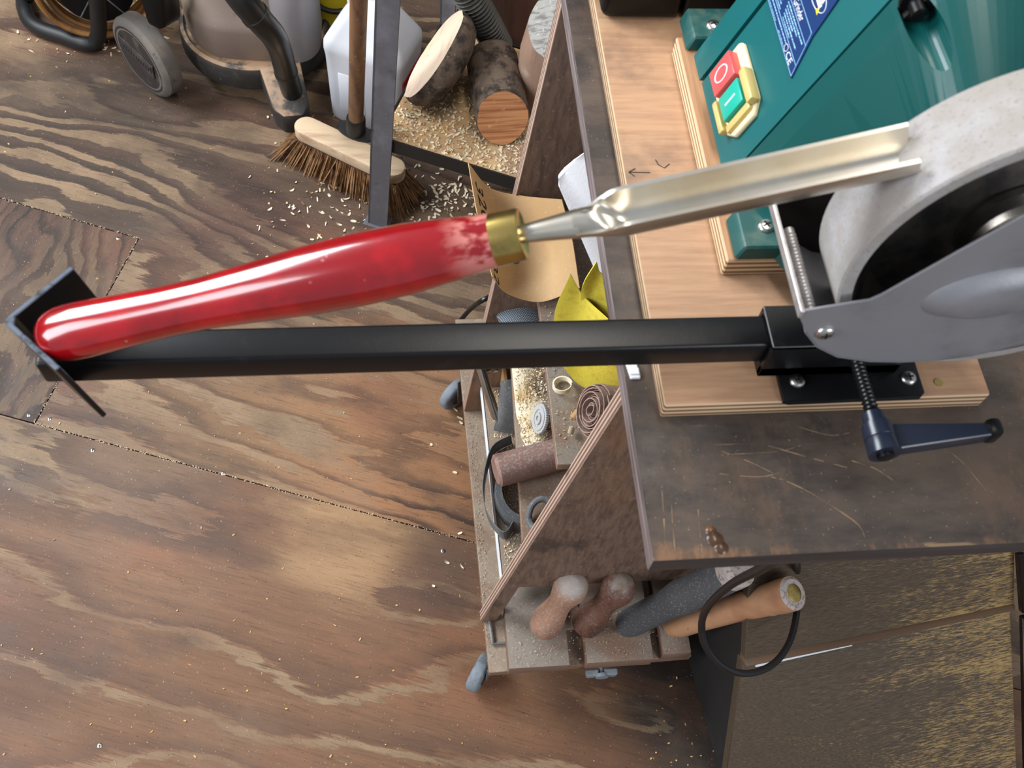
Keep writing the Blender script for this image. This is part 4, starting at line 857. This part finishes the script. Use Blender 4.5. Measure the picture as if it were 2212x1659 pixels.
# ------------------------------------------------------------------ background: workshop vacuum
vc = P(550, 40, .10); vac = thing('workshop_vacuum', 'dusty grey round vacuum cleaner with black base ring and big wheel', 'vacuum cleaner', (vc.x, vc.y, 0))
VX, VYc = vc.x, vc.y
def circ(r, z, n=48, sx=1., sy=1., dx=0, dy=0): return [V((VX + dx + r * sx * math.cos(2 * PI * k / n), VYc + dy + r * sy * math.sin(2 * PI * k / n), z)) for k in range(n)]
RB = .156
b = nb(); rings(b, [circ(RB * .80, .045), circ(RB * .97, .048), circ(RB, .062), circ(RB, .088), circ(RB * .975, .100), circ(RB * .93, .104), circ(RB * .90, .098), circ(RB * .6, .098)]); obj('base_ring', b, M['vacblack'], vac)
b = nb()
rows = []
for z, k in ((.098, .86), (.12, .885), (.165, .88), (.178, .86), (.186, .82), (.24, .68), (.30, .58), (.32, .3)):
    row = []
    for i in range(64):
        a = 2 * PI * i / 64; r = RB * k
        fl_ = max(0, math.cos(a - math.radians(-95))) ** 10
        row.append(V((VX + r * (1 - .10 * fl_) * math.cos(a), VYc + r * (1 - .10 * fl_) * math.sin(a), z)))
    rows.append(row)
rings(b, rows); obj('tank', b, M['vacgrey'], vac)
b = nb(); q = P(640, 70, .14); rows = [[V((q.x + .052 * k * math.cos(2 * PI * i / 32), q.y + .07 * k * math.sin(2 * PI * i / 32) + .02, z)) for i in range(32)] for z, k in ((.10, .9), (.15, 1.), (.22, .98), (.27, .85), (.30, .6))]; rings(b, rows); obj('side_lobe', b, M['vacblue'], vac, label='paler grey bulge of the tank')
# front caster block with the wand socket
q = P(622, 205, .085); b = nb()
prism(b, [P(558, 145, .105), P(648, 125, .105), P(668, 225, .075), P(655, 248, .072), P(612, 252, .072), P(590, 235, .075)], (0, 0, -.05), .006, seg=2); fc = obj('caster_block', b, M['vacblack'], vac)
b = nb(); c = P(622, 250, .02); lathe(b, c + V((-.014, .006, 0)), c + V((.014, -.006, 0)), [(0, .012), (0, .019), (1, .019), (1, .012)], 20); o = obj('caster', b, M['blackp'], vac)
# rear wheel
hc = P(312, 122, .088); wn = (RZ @ V((-.57, -.82, .0))).normalized(); hc = V((hc.x, hc.y, .0875))
b = nb(); lathe(b, hc - wn * .030, hc + wn * .014, [(0, .06), (0, .075), (.08, .084), (.22, .0875), (.78, .0875), (.92, .083), (1, .074), (1, .06)], 48); o = obj('wheel', b, M['tyre'], vac)
b = nb(); lathe(b, hc + wn * .010, hc + wn * .019, [(0, .0755), (.35, .0755), (.5, .071), (.42, .066), (.55, .054), (.7, .03), (.75, 0)], 40); hb = obj('hubcap', b, M['hub'], o)
HROT = -8; hx, hy, hz = basis(wn); b = nb(); MH = Matrix((hy, -hx, hz)).transposed().to_4x4(); MH.translation = hc + wn * .0150
MH = MH @ Matrix.Rotation(math.radians(HROT), 4, 'Z')
box(b, (-.052, -.028, 0), (.052, .008, .0035), .0012, 0, MH); box(b, (-.046, -.022, .003), (.046, -.004, .0046), .0004, 0, MH)
for k in range(11): box(b, (-.040 + k * .0075, -.017, .0045), (-.0365 + k * .0075, -.009, .0054), 0, 0, MH)
obj('hub_badge', b, M['hub'], hb, label='raised dark bar with worn lettering on the hubcap')
b = nb(); a0 = P(328, -12, .30); prism(b, [P(292, -30, .27), P(350, -30, .27), P(358, 55, .19), P(345, 66, .18), P(318, 52, .19)], (.02, .06, -.03), .006, seg=2); obj('rear_bracket', b, M['blackp'], vac)
# wand
w = thing('vacuum_wand', 'black bent plastic vacuum tube standing in the caster block', 'tube', P(628, 205, .085))
pts = cat([P(492, -46, .44), P(524, 0, .41), P(560, 42, .365), P(591, 78, .31), P(606, 112, .24), P(618, 156, .155), P(632, 202, .078)], 8)
b = nb(); tube(b, pts, lambda t: .0245 - .0035 * t, 20); obj('bent_pipe', b, M['wand'], w)
for tt in (.30, .84):
    i = int(tt * (len(pts) - 1)); d = (pts[i + 1] - pts[i - 1]).normalized(); r = .0245 - .0035 * tt
    b = nb(); lathe(b, pts[i] - d * .006, pts[i] + d * .006, [(0, r), (.15, r + .0016), (.85, r + .0016), (1, r)], 22); obj('joint_ring', b, M['wand'], w)

# cable reel
cr = thing('cable_reel', 'cable reel with orange cable on a black tube frame', 'cable reel', P(190, 100, 0))
b = nb(); tube(b, [P(175, -60, .30), P(60, -12, .03), P(57, 30, .018), P(80, 58, .018), P(135, 78, .018), P(180, 93, .018), P(203, 92, .02), P(213, 70, .05), P(212, 30, .12), P(208, -20, .20), P(206, -60, .27)], .0165, 14, smooth=6); obj('frame', b, M['rubber'], cr)
dc = P(205, -42, .135); dn_ = (RZ @ V((.35, -.93, .12))).normalized(); dx, dy, dz = basis(dn_)
b = nb(); lathe(b, dc - dz * .03, dc - dz * .024, [(0, .088), (1, .088), (1, .03)], 40); lathe(b, dc + dz * .026, dc + dz * .031, [(0, .075), (1, .075), (1, .03)], 40); lathe(b, dc - dz * .03, dc + dz * .03, [(0, .062), (1, .062)], 32)
dr = obj('drum', b, M['blackp'], cr)
for a in range(5):
    b = nb(); tube(b, [dc + dz * .032 + (dx * math.cos(a * 1.256) + dy * math.sin(a * 1.256)) * r for r in (.03, .073)], .0016, 6); obj('drum_rib', b, M['emery'], dr)
for k in range(5):
    b = nb(); R = .098 + .006 * (k % 2) + .004 * k; tube(b, [dc + dz * (-.018 + .011 * k) + (dx * math.cos(a) + dy * math.sin(a)) * R * (1 + .03 * math.sin(2 * a + k)) for a in (2 * PI * i / 48 for i in range(48))], .0062, 8, True); obj('cable_turn', b, M['cable'], cr)

# jerrycan, yellow canister
jp = P(711, 256, 0); ja = math.radians(-24)
jc = thing('jerrycan', 'white plastic jerrycan with red label standing behind the broom', 'jerrycan', jp, ja)
b = nb(); rows = []
def rrect(w, d, r, z, x0=0., y0=0., n=6):
    out = []
    for cx, cy_, a0 in ((w - r, d - r, 0), (r, d - r, PI / 2), (r, r, PI), (w - r, r, 1.5 * PI)):
        for k in range(n + 1): a = a0 + PI / 2 * k / n; out.append(V((x0 + cx + r * math.cos(a), y0 + cy_ + r * math.sin(a), z)))
    return out
for z, ins in ((.0005, .012), (.004, .004), (.012, 0), (.165, -.002), (.185, -.004), (.200, -.003), (.212, .004), (.255, .030), (.285, .050), (.292, .058)): rows.append(rrect(.162 - 2 * ins, .125 - 2 * ins * .75, max(.024 - abs(ins) * .2, .012), z, ins, ins * .75))
rings(b, rows); obj('body', b, M['hdpe'], jc, local=True)
b = nb(); tube(b, [V((.045, .06, .270)), V((.05, .06, .318)), V((.10, .06, .325)), V((.125, .06, .262))], .012, 14, smooth=6); obj('carry_handle', b, M['hdpe'], jc, local=True)
b = nb(); box(b, (.1612, .014, .05), (.1655, .112, .150), .0008); rl = obj('label', b, M['redlabel'], jc, local=True, label='red paper label')
b = nb()
for k in range(3):
    for i in range(6): box(b, (.1654, .030 + i * .012, .070 + k * .022), (.1658, .039 + i * .012, .079 + k * .022))
obj('label_print', b, M['inkw'], rl, local=True)
b = nb(); box(b, (.03, -.0022, .04), (.085, .0010, .14), .0018, seg=2); obj('moulded_panel', b, M['hdpe'], jc, local=True)
q = P(733, 78, .02); q.y -= .02; b = nb(); lathe(b, V((q.x, q.y + .02, .0005)), V((q.x, q.y + .02, .30)), [(0, .046), (.02, .050), (.75, .050), (.9, .040), (1, .02), (1, 0)], 32); yc = solo('yellow_canister', b, M['yellowp'], 'scuffed yellow plastic canister between vacuum and jerrycan', 'canister', V((q.x, q.y + .02, 0)))
b = nb(); tube(b, [V((q.x, q.y + .02, .15)) + V((.0525 * math.cos(a), .0525 * math.sin(a), .02 * math.sin(a))) for a in (2 * PI * i / 30 for i in range(30))], .006, 8, True); obj('black_band', b, M['rubber'], yc)

# broom
L0, L1 = P(640, 262, .085), P(872, 372, .085); bd = (L1 - L0); bd.z = 0; bl_ = bd.length; bd.normalize(); bw = V((-bd.y, bd.x, 0))
L0 = V((L0.x, L0.y, 0)); L1 = L0 + bd * bl_; BWID = .024
br = thing('floor_broom', 'broom with pale wooden head, brown coir bristles and long stick', 'broom', (L0 + L1) / 2)
b = nb(); row = []
n = 10
for k in range(n + 1): a = PI / 2 + PI * k / n; row.append(L0 + bd * (BWID + BWID * math.cos(a)) + bw * (BWID * math.sin(a)))
for k in range(n + 1): a = -PI / 2 + PI * k / n; row.append(L1 + bd * (-BWID + BWID * math.cos(a)) + bw * (BWID * math.sin(a)))
prism(b, [p + V((0, 0, .062)) for p in row], (0, 0, .026), .003, seg=2)
for v in b.verts:
    pass
obj('head', b, M['broomwood'], br)
b = nb(); rb = random.Random(5)
nl = 70
for i in range(nl):
    for j in range(7):
        u = (i + .5) / nl; vv = (j - 3) / 2.8; c = L0 + bd * (bl_ * (.02 + .96 * u)) + bw * (vv * BWID * .85) + V((0, 0, .063))
        for s in range(5):
            fan = (u - .5) * .06 + (-.018 if u < .06 else 0); e = V((c.x, c.y, .0012)) + bd * (fan + rb.gauss(0, .006)) + bw * (vv * .020 + rb.gauss(0, .006))
            w_ = .0013; d = bd * w_ if s % 2 else bw * w_
            q = [c - d, c + d, e + d * .6, e - d * .6]; b.faces.new([b.verts.new(p) for p in q])
obj('bristles', b, M['bristle'], br, smooth=0, kind='stuff')
b = nb(); rw = []
for z, grow in ((.0635, -.004), (.03, .004), (.002, .012)):
    rw.append([p + V((0, 0, z)) + (p - (L0 + L1) / 2).normalized() * grow for p in row])
rings(b, rw); obj('bristle_core', b, M['bristled'], br)
sc_ = P(768, 285, .088); sc_ = V((sc_.x, sc_.y, .088)); stt = P(776, -40, .53); sd = (stt - sc_).normalized()
b = nb(); lathe(b, sc_, sc_ + V((0, 0, .006)), [(0, .042), (.7, .040), (1, .02), (1, 0)], 28, ref=bd, sq=.5); lathe(b, sc_ + sd * .002, sc_ + sd * .055, [(0, .020), (.9, .0185), (1, .016)], 22); obj('socket', b, M['rubber'], br)
b = nb(); lathe(b, sc_ + sd * .02, sc_ + sd * .75, [(0, .0145), (1, .0145)], 20); obj('stick', b, M['stick'], br)

# iron stool with a chip-strewn shelf
O = P(817, 490, 0); su = V((math.cos(math.radians(-23)), math.sin(math.radians(-23)), 0)); sv = V((-su.y, su.x, 0)); ZS = .245
sl = thing('iron_stool', 'grey angle iron stool frame with a wooden shelf covered in shavings', 'stool', O)
top = P(842, -60, .60); ld = (top - O)
b = nb(); lw = .036
prism(b, [O - su * lw * .6, O + su * lw * .5, O + su * lw * .5 + sv * .004, O - su * lw * .6 + sv * .004], ld); prism(b, [O - su * lw * .6, O - su * lw * .6 + sv * lw, O - su * (lw * .6 - .004) + sv * lw, O - su * (lw * .6 - .004)], ld)
obj('leg', b, M['iron'], sl)
b = nb(); prism(b, [O - su * .030 - sv * .006, O + su * .020 - sv * .006, O + su * .020 + sv * .03, O - su * .030 + sv * .03], (0, 0, .003), .0006); obj('foot_plate', b, M['iron'], sl)
oc = O + su * .005 + sv * .012
wS, dS_ = .40, .31
for du, dv in ((0, dS_), (wS, 0), (wS, dS_)):
    b = nb(); p0 = V((oc.x, oc.y, 0)) + su * du + sv * dv
    prism(b, [p0, p0 + su * .03, p0 + su * .03 + sv * .004, p0 + sv * .004], V((0, 0, .6))); prism(b, [p0, p0 + sv * .03, p0 + sv * .03 + su * .004, p0 + su * .004], V((0, 0, .6))); obj('leg', b, M['iron'], sl)
b = nb(); z0 = ZS - .03
f0 = V((oc.x, oc.y, z0)); prism(b, [f0 - sv * .003, f0 + su * wS - sv * .003, f0 + su * wS, f0], V((0, 0, .03))); prism(b, [f0, f0 + sv * dS_, f0 + sv * dS_ + su * .003, f0 + su * .003], V((0, 0, .03))); prism(b, [f0 + sv * dS_, f0 + sv * dS_ + su * wS, f0 + sv * (dS_ + .003) + su * wS, f0 + sv * (dS_ + .003)], V((0, 0, .03))); obj('rail', b, M['rubber'], sl)
b = nb(); prism(b, [V((oc.x, oc.y, ZS - .014)) + su * .004 + sv * .001, V((oc.x, oc.y, ZS - .014)) + su * (wS - .004) + sv * .001, V((oc.x, oc.y, ZS - .014)) + su * (wS - .004) + sv * (dS_ - .002), V((oc.x, oc.y, ZS - .014)) + su * .004 + sv * (dS_ - .002)], (0, 0, .012)); obj('shelf_board', b, M['shelfw'], sl)
b = nb(); p0 = V((oc.x, oc.y, .02)) + sv * (dS_ + .012); prism(b, [p0 + su * .03, p0 + su * wS, p0 + su * wS + sv * .012, p0 + su * .03 + sv * .012], V((0, 0, .62))); obj('back_panel', b, M['backp'], sl)
ZT_ = ZS - .002
# bowl blank: a slice of log with pale face
fc_ = P(936, 112, .335); vd = ray(936, 112).normalized(); vr = vd.cross(CU).normalized(); vu = vr.cross(vd).normalized()
fn = (vr * -.79 + vu * .53 - vd * .20).normalized()
bx, by_, bz_ = basis(fn, CU)
b = nb(); rows = []; nn = 48; Rb = .092
for tt, kk in ((0, .93), (0, 1.), (-.008, 1.02), (-.022, 1.0), (-.036, .90), (-.046, .70), (-.046, .0)):
    row = []
    for i in range(nn):
        a = 2 * PI * i / nn; r = Rb * kk * (1 + (.05 * mnoise.noise(V((math.cos(a) * 2, math.sin(a) * 2, 3.3 + tt * 20))) + .02 * mnoise.noise(V((math.cos(a) * 9, math.sin(a) * 9, tt * 60)))))
        row.append(fc_ + bz_ * tt + bx * (r * math.cos(a) * .98) + by_ * (r * math.sin(a) * .92))
    rows.append(row)
rings(b, rows)
for f in b.faces:
    if (f.calc_center_median() - fc_).dot(bz_) > -.0008: f.material_index = 1
lowz = min(v.co.z for v in b.verts); bmesh.ops.translate(b, verts=b.verts, vec=(0, 0, ZT_ - lowz + .001)) if abs(ZT_ - lowz) < .06 else None
print('bowl blank low', lowz)
solo('bowl_blank', b, [M['bark'], M['pale']], 'thick round slice of log with pale cut face tilted up', 'log', V((fc_.x, fc_.y, ZT_)))
# lying log
e0, e1 = P(1086, 252, .295), P(1062, 118, .298); e0.z = e1.z = ZT_ + .047
ld_ = (e1 - e0).normalized(); b = nb(); lx, ly, lz = basis(ld_); rows = []
LS = ((e1 - e0).length + .01) / .215; print('log length', LS * .215)
for t_ in (0, .004, .03, .07, .11, .15, .19, .205, .215):
    row = []
    for i in range(40):
        a = 2 * PI * i / 40; r = .047 * (1 if 0.004 <= t_ < .2 else (.95 if t_ < .1 else (.86 if t_ < .21 else .6))) * (1 + .05 * mnoise.noise(V((math.cos(a) * 1.6, math.sin(a) * 1.6, t_ * 9))) + .02 * mnoise.noise(V((math.cos(a) * 8, math.sin(a) * 8, t_ * 60))))
        off = lx * (r * math.cos(a)) + ly * (r * math.sin(a)); row.append(e0 + lz * ((t_ if t_ < .01 else t_ * LS) + (.45 * off.z if t_ < .01 else 0)) + off)
    rows.append(row)
rings(b, rows)
for f in b.faces:
    if len(f.verts) > 10 and (f.calc_center_median() - e0).length < .03: f.material_index = 1
lowz = min(v.co.z for v in b.verts); bmesh.ops.translate(b, verts=b.verts, vec=(0, 0, ZT_ + .0005 - lowz))
solo('short_log', b, [M['bark'], M['orange']], 'short log lying on the stool shelf with orange sawn end', 'log', V((e0.x, e0.y, ZT_)))
# standing weathered log with slanted top
q = P(1172, 215, ZT_ + .0); b = nb(); rows = []
for zz in (0, .06, .12, 1.):
    row = []
    for i in range(36):
        a = 2 * PI * i / 36; r = .052 * (1 + .03 * mnoise.noise(V((math.cos(a) * 2, math.sin(a) * 2, zz)))); dx_, dy_ = r * math.cos(a), r * math.sin(a)
        row.append(V((q.x + dx_ + .01 * zz, q.y + dy_, ZT_ + .0005 + (zz if zz < 1 else .170 + .55 * (dx_ * .3 + dy_ * 1.0)))))
    rows.append(row)
rings(b, rows)
for f in b.faces:
    if len(f.verts) > 10 and f.calc_center_median().z > ZT_ + .1: f.material_index = 1
solo('standing_log', b, [M['greywood'], M['greyend']], 'weathered log standing upright with grey slanted top, beside the stand panel', 'log', V((q.x, q.y, ZT_)))
# ribbed hose
hpts = cat([P(985, -60, .44), P(1010, -15, .40), P(1042, 38, .345), P(1064, 78, .295), P(1078, 104, .262)], 10); b = nb()
LL = [0.]
for i in range(1, len(hpts)): LL.append(LL[-1] + (hpts[i] - hpts[i - 1]).length)
dense = []
i = 0; s = 0.; 
while s < LL[-1]:
    while LL[i + 1] < s: i += 1
    dense.append(line(hpts[i], hpts[i + 1], (s - LL[i]) / (LL[i + 1] - LL[i]))); s += .0016
tube(b, dense, lambda t: .0250 + .0042 * math.sin(t * (len(dense) - 1) * 2 * PI / 5), 20); solo('ribbed_hose', b, M['hose'], 'grey black ribbed hose coming down behind the logs', 'hose', dense[-1])

# ------------------------------------------------------------------ shavings and sawdust nobody could count
def flake(b, c, L, w, curl_, yaw, tilt, roll=0., th=0):
    M_ = Matrix.Translation(c) @ Matrix.Rotation(yaw, 4, 'Z') @ Matrix.Rotation(tilt, 4, 'Y') @ Matrix.Rotation(roll, 4, 'X'); n = 4; vs = []
    for k in range(n + 1):
        a = (k / n - .5) * curl_; R = L / max(curl_, .05); x, z = R * math.sin(a), R * (1 - math.cos(a)); ww = w * (.5 if k in (0, n) else 1)
        vs.append((b.verts.new(M_ @ V((x, -ww / 2, z))), b.verts.new(M_ @ V((x, ww / 2, z)))))
    for k in range(n): b.faces.new((vs[k][0], vs[k + 1][0], vs[k + 1][1], vs[k][1]))
def mound(bm_, c, rx, ry, h): 
    rows = []
    for k, rr in ((0, 1.), (.35, .8), (.75, .5), (.95, .22), (1., .02)):
        rows.append([V((max(-.0065, c.x + rx * rr * math.cos(a) * (1 + .12 * math.sin(3 * a))), c.y + ry * rr * math.sin(a) * (1 + .1 * math.sin(5 * a)), c.z + .0003 + h * k)) for a in (2 * PI * i / 24 for i in range(24))])
    rings(bm_, rows)
rs = random.Random(11)
def scatter(name, m, pick, n, Lr, wr, label, catg, curlr=(.2, 2.2), tiltr=.35, lift=.0006, mounds=()):
    b = nb()
    for mm in mounds: mound(b, *mm)
    for _ in range(n):
        c = pick()
        if c is None: continue
        flake(b, V(c) + V((0, 0, lift + rs.random() * .001)), rs.uniform(*Lr), rs.uniform(*wr), rs.uniform(*curlr), rs.random() * 6.3, rs.gauss(0, tiltr), rs.gauss(0, tiltr))
    base = V((0, 0, 0)); bmesh.ops.recalc_face_normals(b, faces=b.faces)
    me = bpy.data.meshes.new(name); b.to_mesh(me); b.free(); finish(me, m, 0)
    o = bpy.data.objects.new(name, me); COL.objects.link(o); o['kind'] = 'stuff'; o['label'] = label; o['category'] = catg
    return o
def fpick(x0, x1, y0, y1, g=False):
    def f():
        x, y = (rs.gauss((x0 + x1) / 2, (x1 - x0) / 3.2), rs.gauss((y0 + y1) / 2, (y1 - y0) / 3.2)) if g else (rs.uniform(x0, x1), rs.uniform(y0, y1))
        return fl(x, y)
    return f
def multi(*ps):
    tot = sum(w for w, _ in ps)
    def f():
        r = rs.random() * tot
        for w, p in ps:
            r -= w
            if r <= 0: return p()
        return ps[-1][1]()
    return f
scatter('floor_shavings', [M['shav']], multi((2, fpick(600, 860, 330, 520, True)), (3, fpick(880, 1060, 380, 480, True)), (1, fpick(560, 900, 200, 560)), (.25, fpick(930, 1010, 800, 1300)), (.5, fpick(60, 300, 60, 120, True))), 360, (.005, .016), (.0022, .005), 'pale wood shavings strewn on the plywood floor by the stool', 'shavings')
scatter('floor_chips', [M['shav2']], multi((2, fpick(0, 1100, 150, 1659)), (1.2, fpick(60, 260, 20, 120, True)), (1, fpick(550, 1000, 250, 560)), (.6, fpick(1400, 1600, 1450, 1659)), (1.5, fpick(200, 330, 0, 40))), 400, (.002, .0055), (.0012, .0028), 'tiny tan wood chips scattered over the whole floor', 'chips', (.1, .8))
def seam():
    t = rs.random(); p = line(K2, B2, t * 1.05) if rs.random() < .62 else (line(A2, K2, t) if rs.random() < .55 else line(A1, A2, t)); return p + V((rs.gauss(0, .0012), rs.gauss(0, .0012), 0))
scatter('seam_sawdust', [M['grit']], seam, 620, (.0012, .0042), (.0007, .0015), 'sawdust packed in the seams between floor sheets', 'sawdust', (.1, .6), .2, .0002)
def spick():
    u, v_ = rs.random(), rs.random()
    u = .02 + .9 * u; v_ = v_ ** 1.3 if rs.random() < .6 else v_
    return V((oc.x, oc.y, ZT_)) + su * (u * wS * .75) + sv * (.004 + v_ * (dS_ - .03))
scatter('stool_shavings', [M['shav']], spick, 1700, (.005, .014), (.0018, .004), 'pale curly shavings covering the shelf of the iron stool', 'shavings', (.4, 3.2), .6)
def heap(cx, cy_, z, sx, sy, hh):
    c0 = P(cx, cy_, z)
    def f():
        a, d = rs.gauss(0, 1), rs.gauss(0, 1); x = c0.x + a * sx; y = c0.y + d * sy
        if x < -.004 or y > .57: return None
        return V((x, y, z + hh * math.exp(-(a * a + d * d) / 2) * rs.random()))
    return f
scatter('shelf_sawdust', [M['shav']], multi((3, heap(1128, 825, .40, .020, .030, .010)), (2, heap(1140, 880, .40, .020, .030, .008)), (1, heap(1150, 945, .40, .016, .02, .004))), 1700, (.0018, .0055), (.0009, .0022), 'heap of pale sawdust around the gear on the middle shelf', 'sawdust', (.2, 2.4), .6, mounds=[(P(1124, 822, .40), .021, .045, .008), (P(1146, 890, .40), .022, .032, .006), (P(1152, 945, .40), .016, .02, .003)])
def lpick():
    x = rs.uniform(-.018, .02); y = rs.uniform(.26, .57); return V((x, y, .2003))
scatter('low_shelf_sawdust', [M['shav']], lpick, 900, (.0015, .004), (.0008, .0018), 'pale sawdust sprinkled over the lowest shelf', 'sawdust', (.2, 1.6), .5)
def dpick():
    r = rs.random()
    if r < .5: return V((rs.uniform(.008, .075), rs.uniform(.26, .57), .6203))
    if r < .75: return V((rs.uniform(-.05, -.037), rs.uniform(.16, .57), .1203))
    return V((rs.uniform(-.01, .24), rs.uniform(.15, .22), .1505))
scatter('rack_dust_chips', [M['grit']], dpick, 900, (.0012, .0034), (.0007, .0016), 'fine dust and chips on the upper shelf, base and front rack', 'dust', (.1, 1.0), .4)
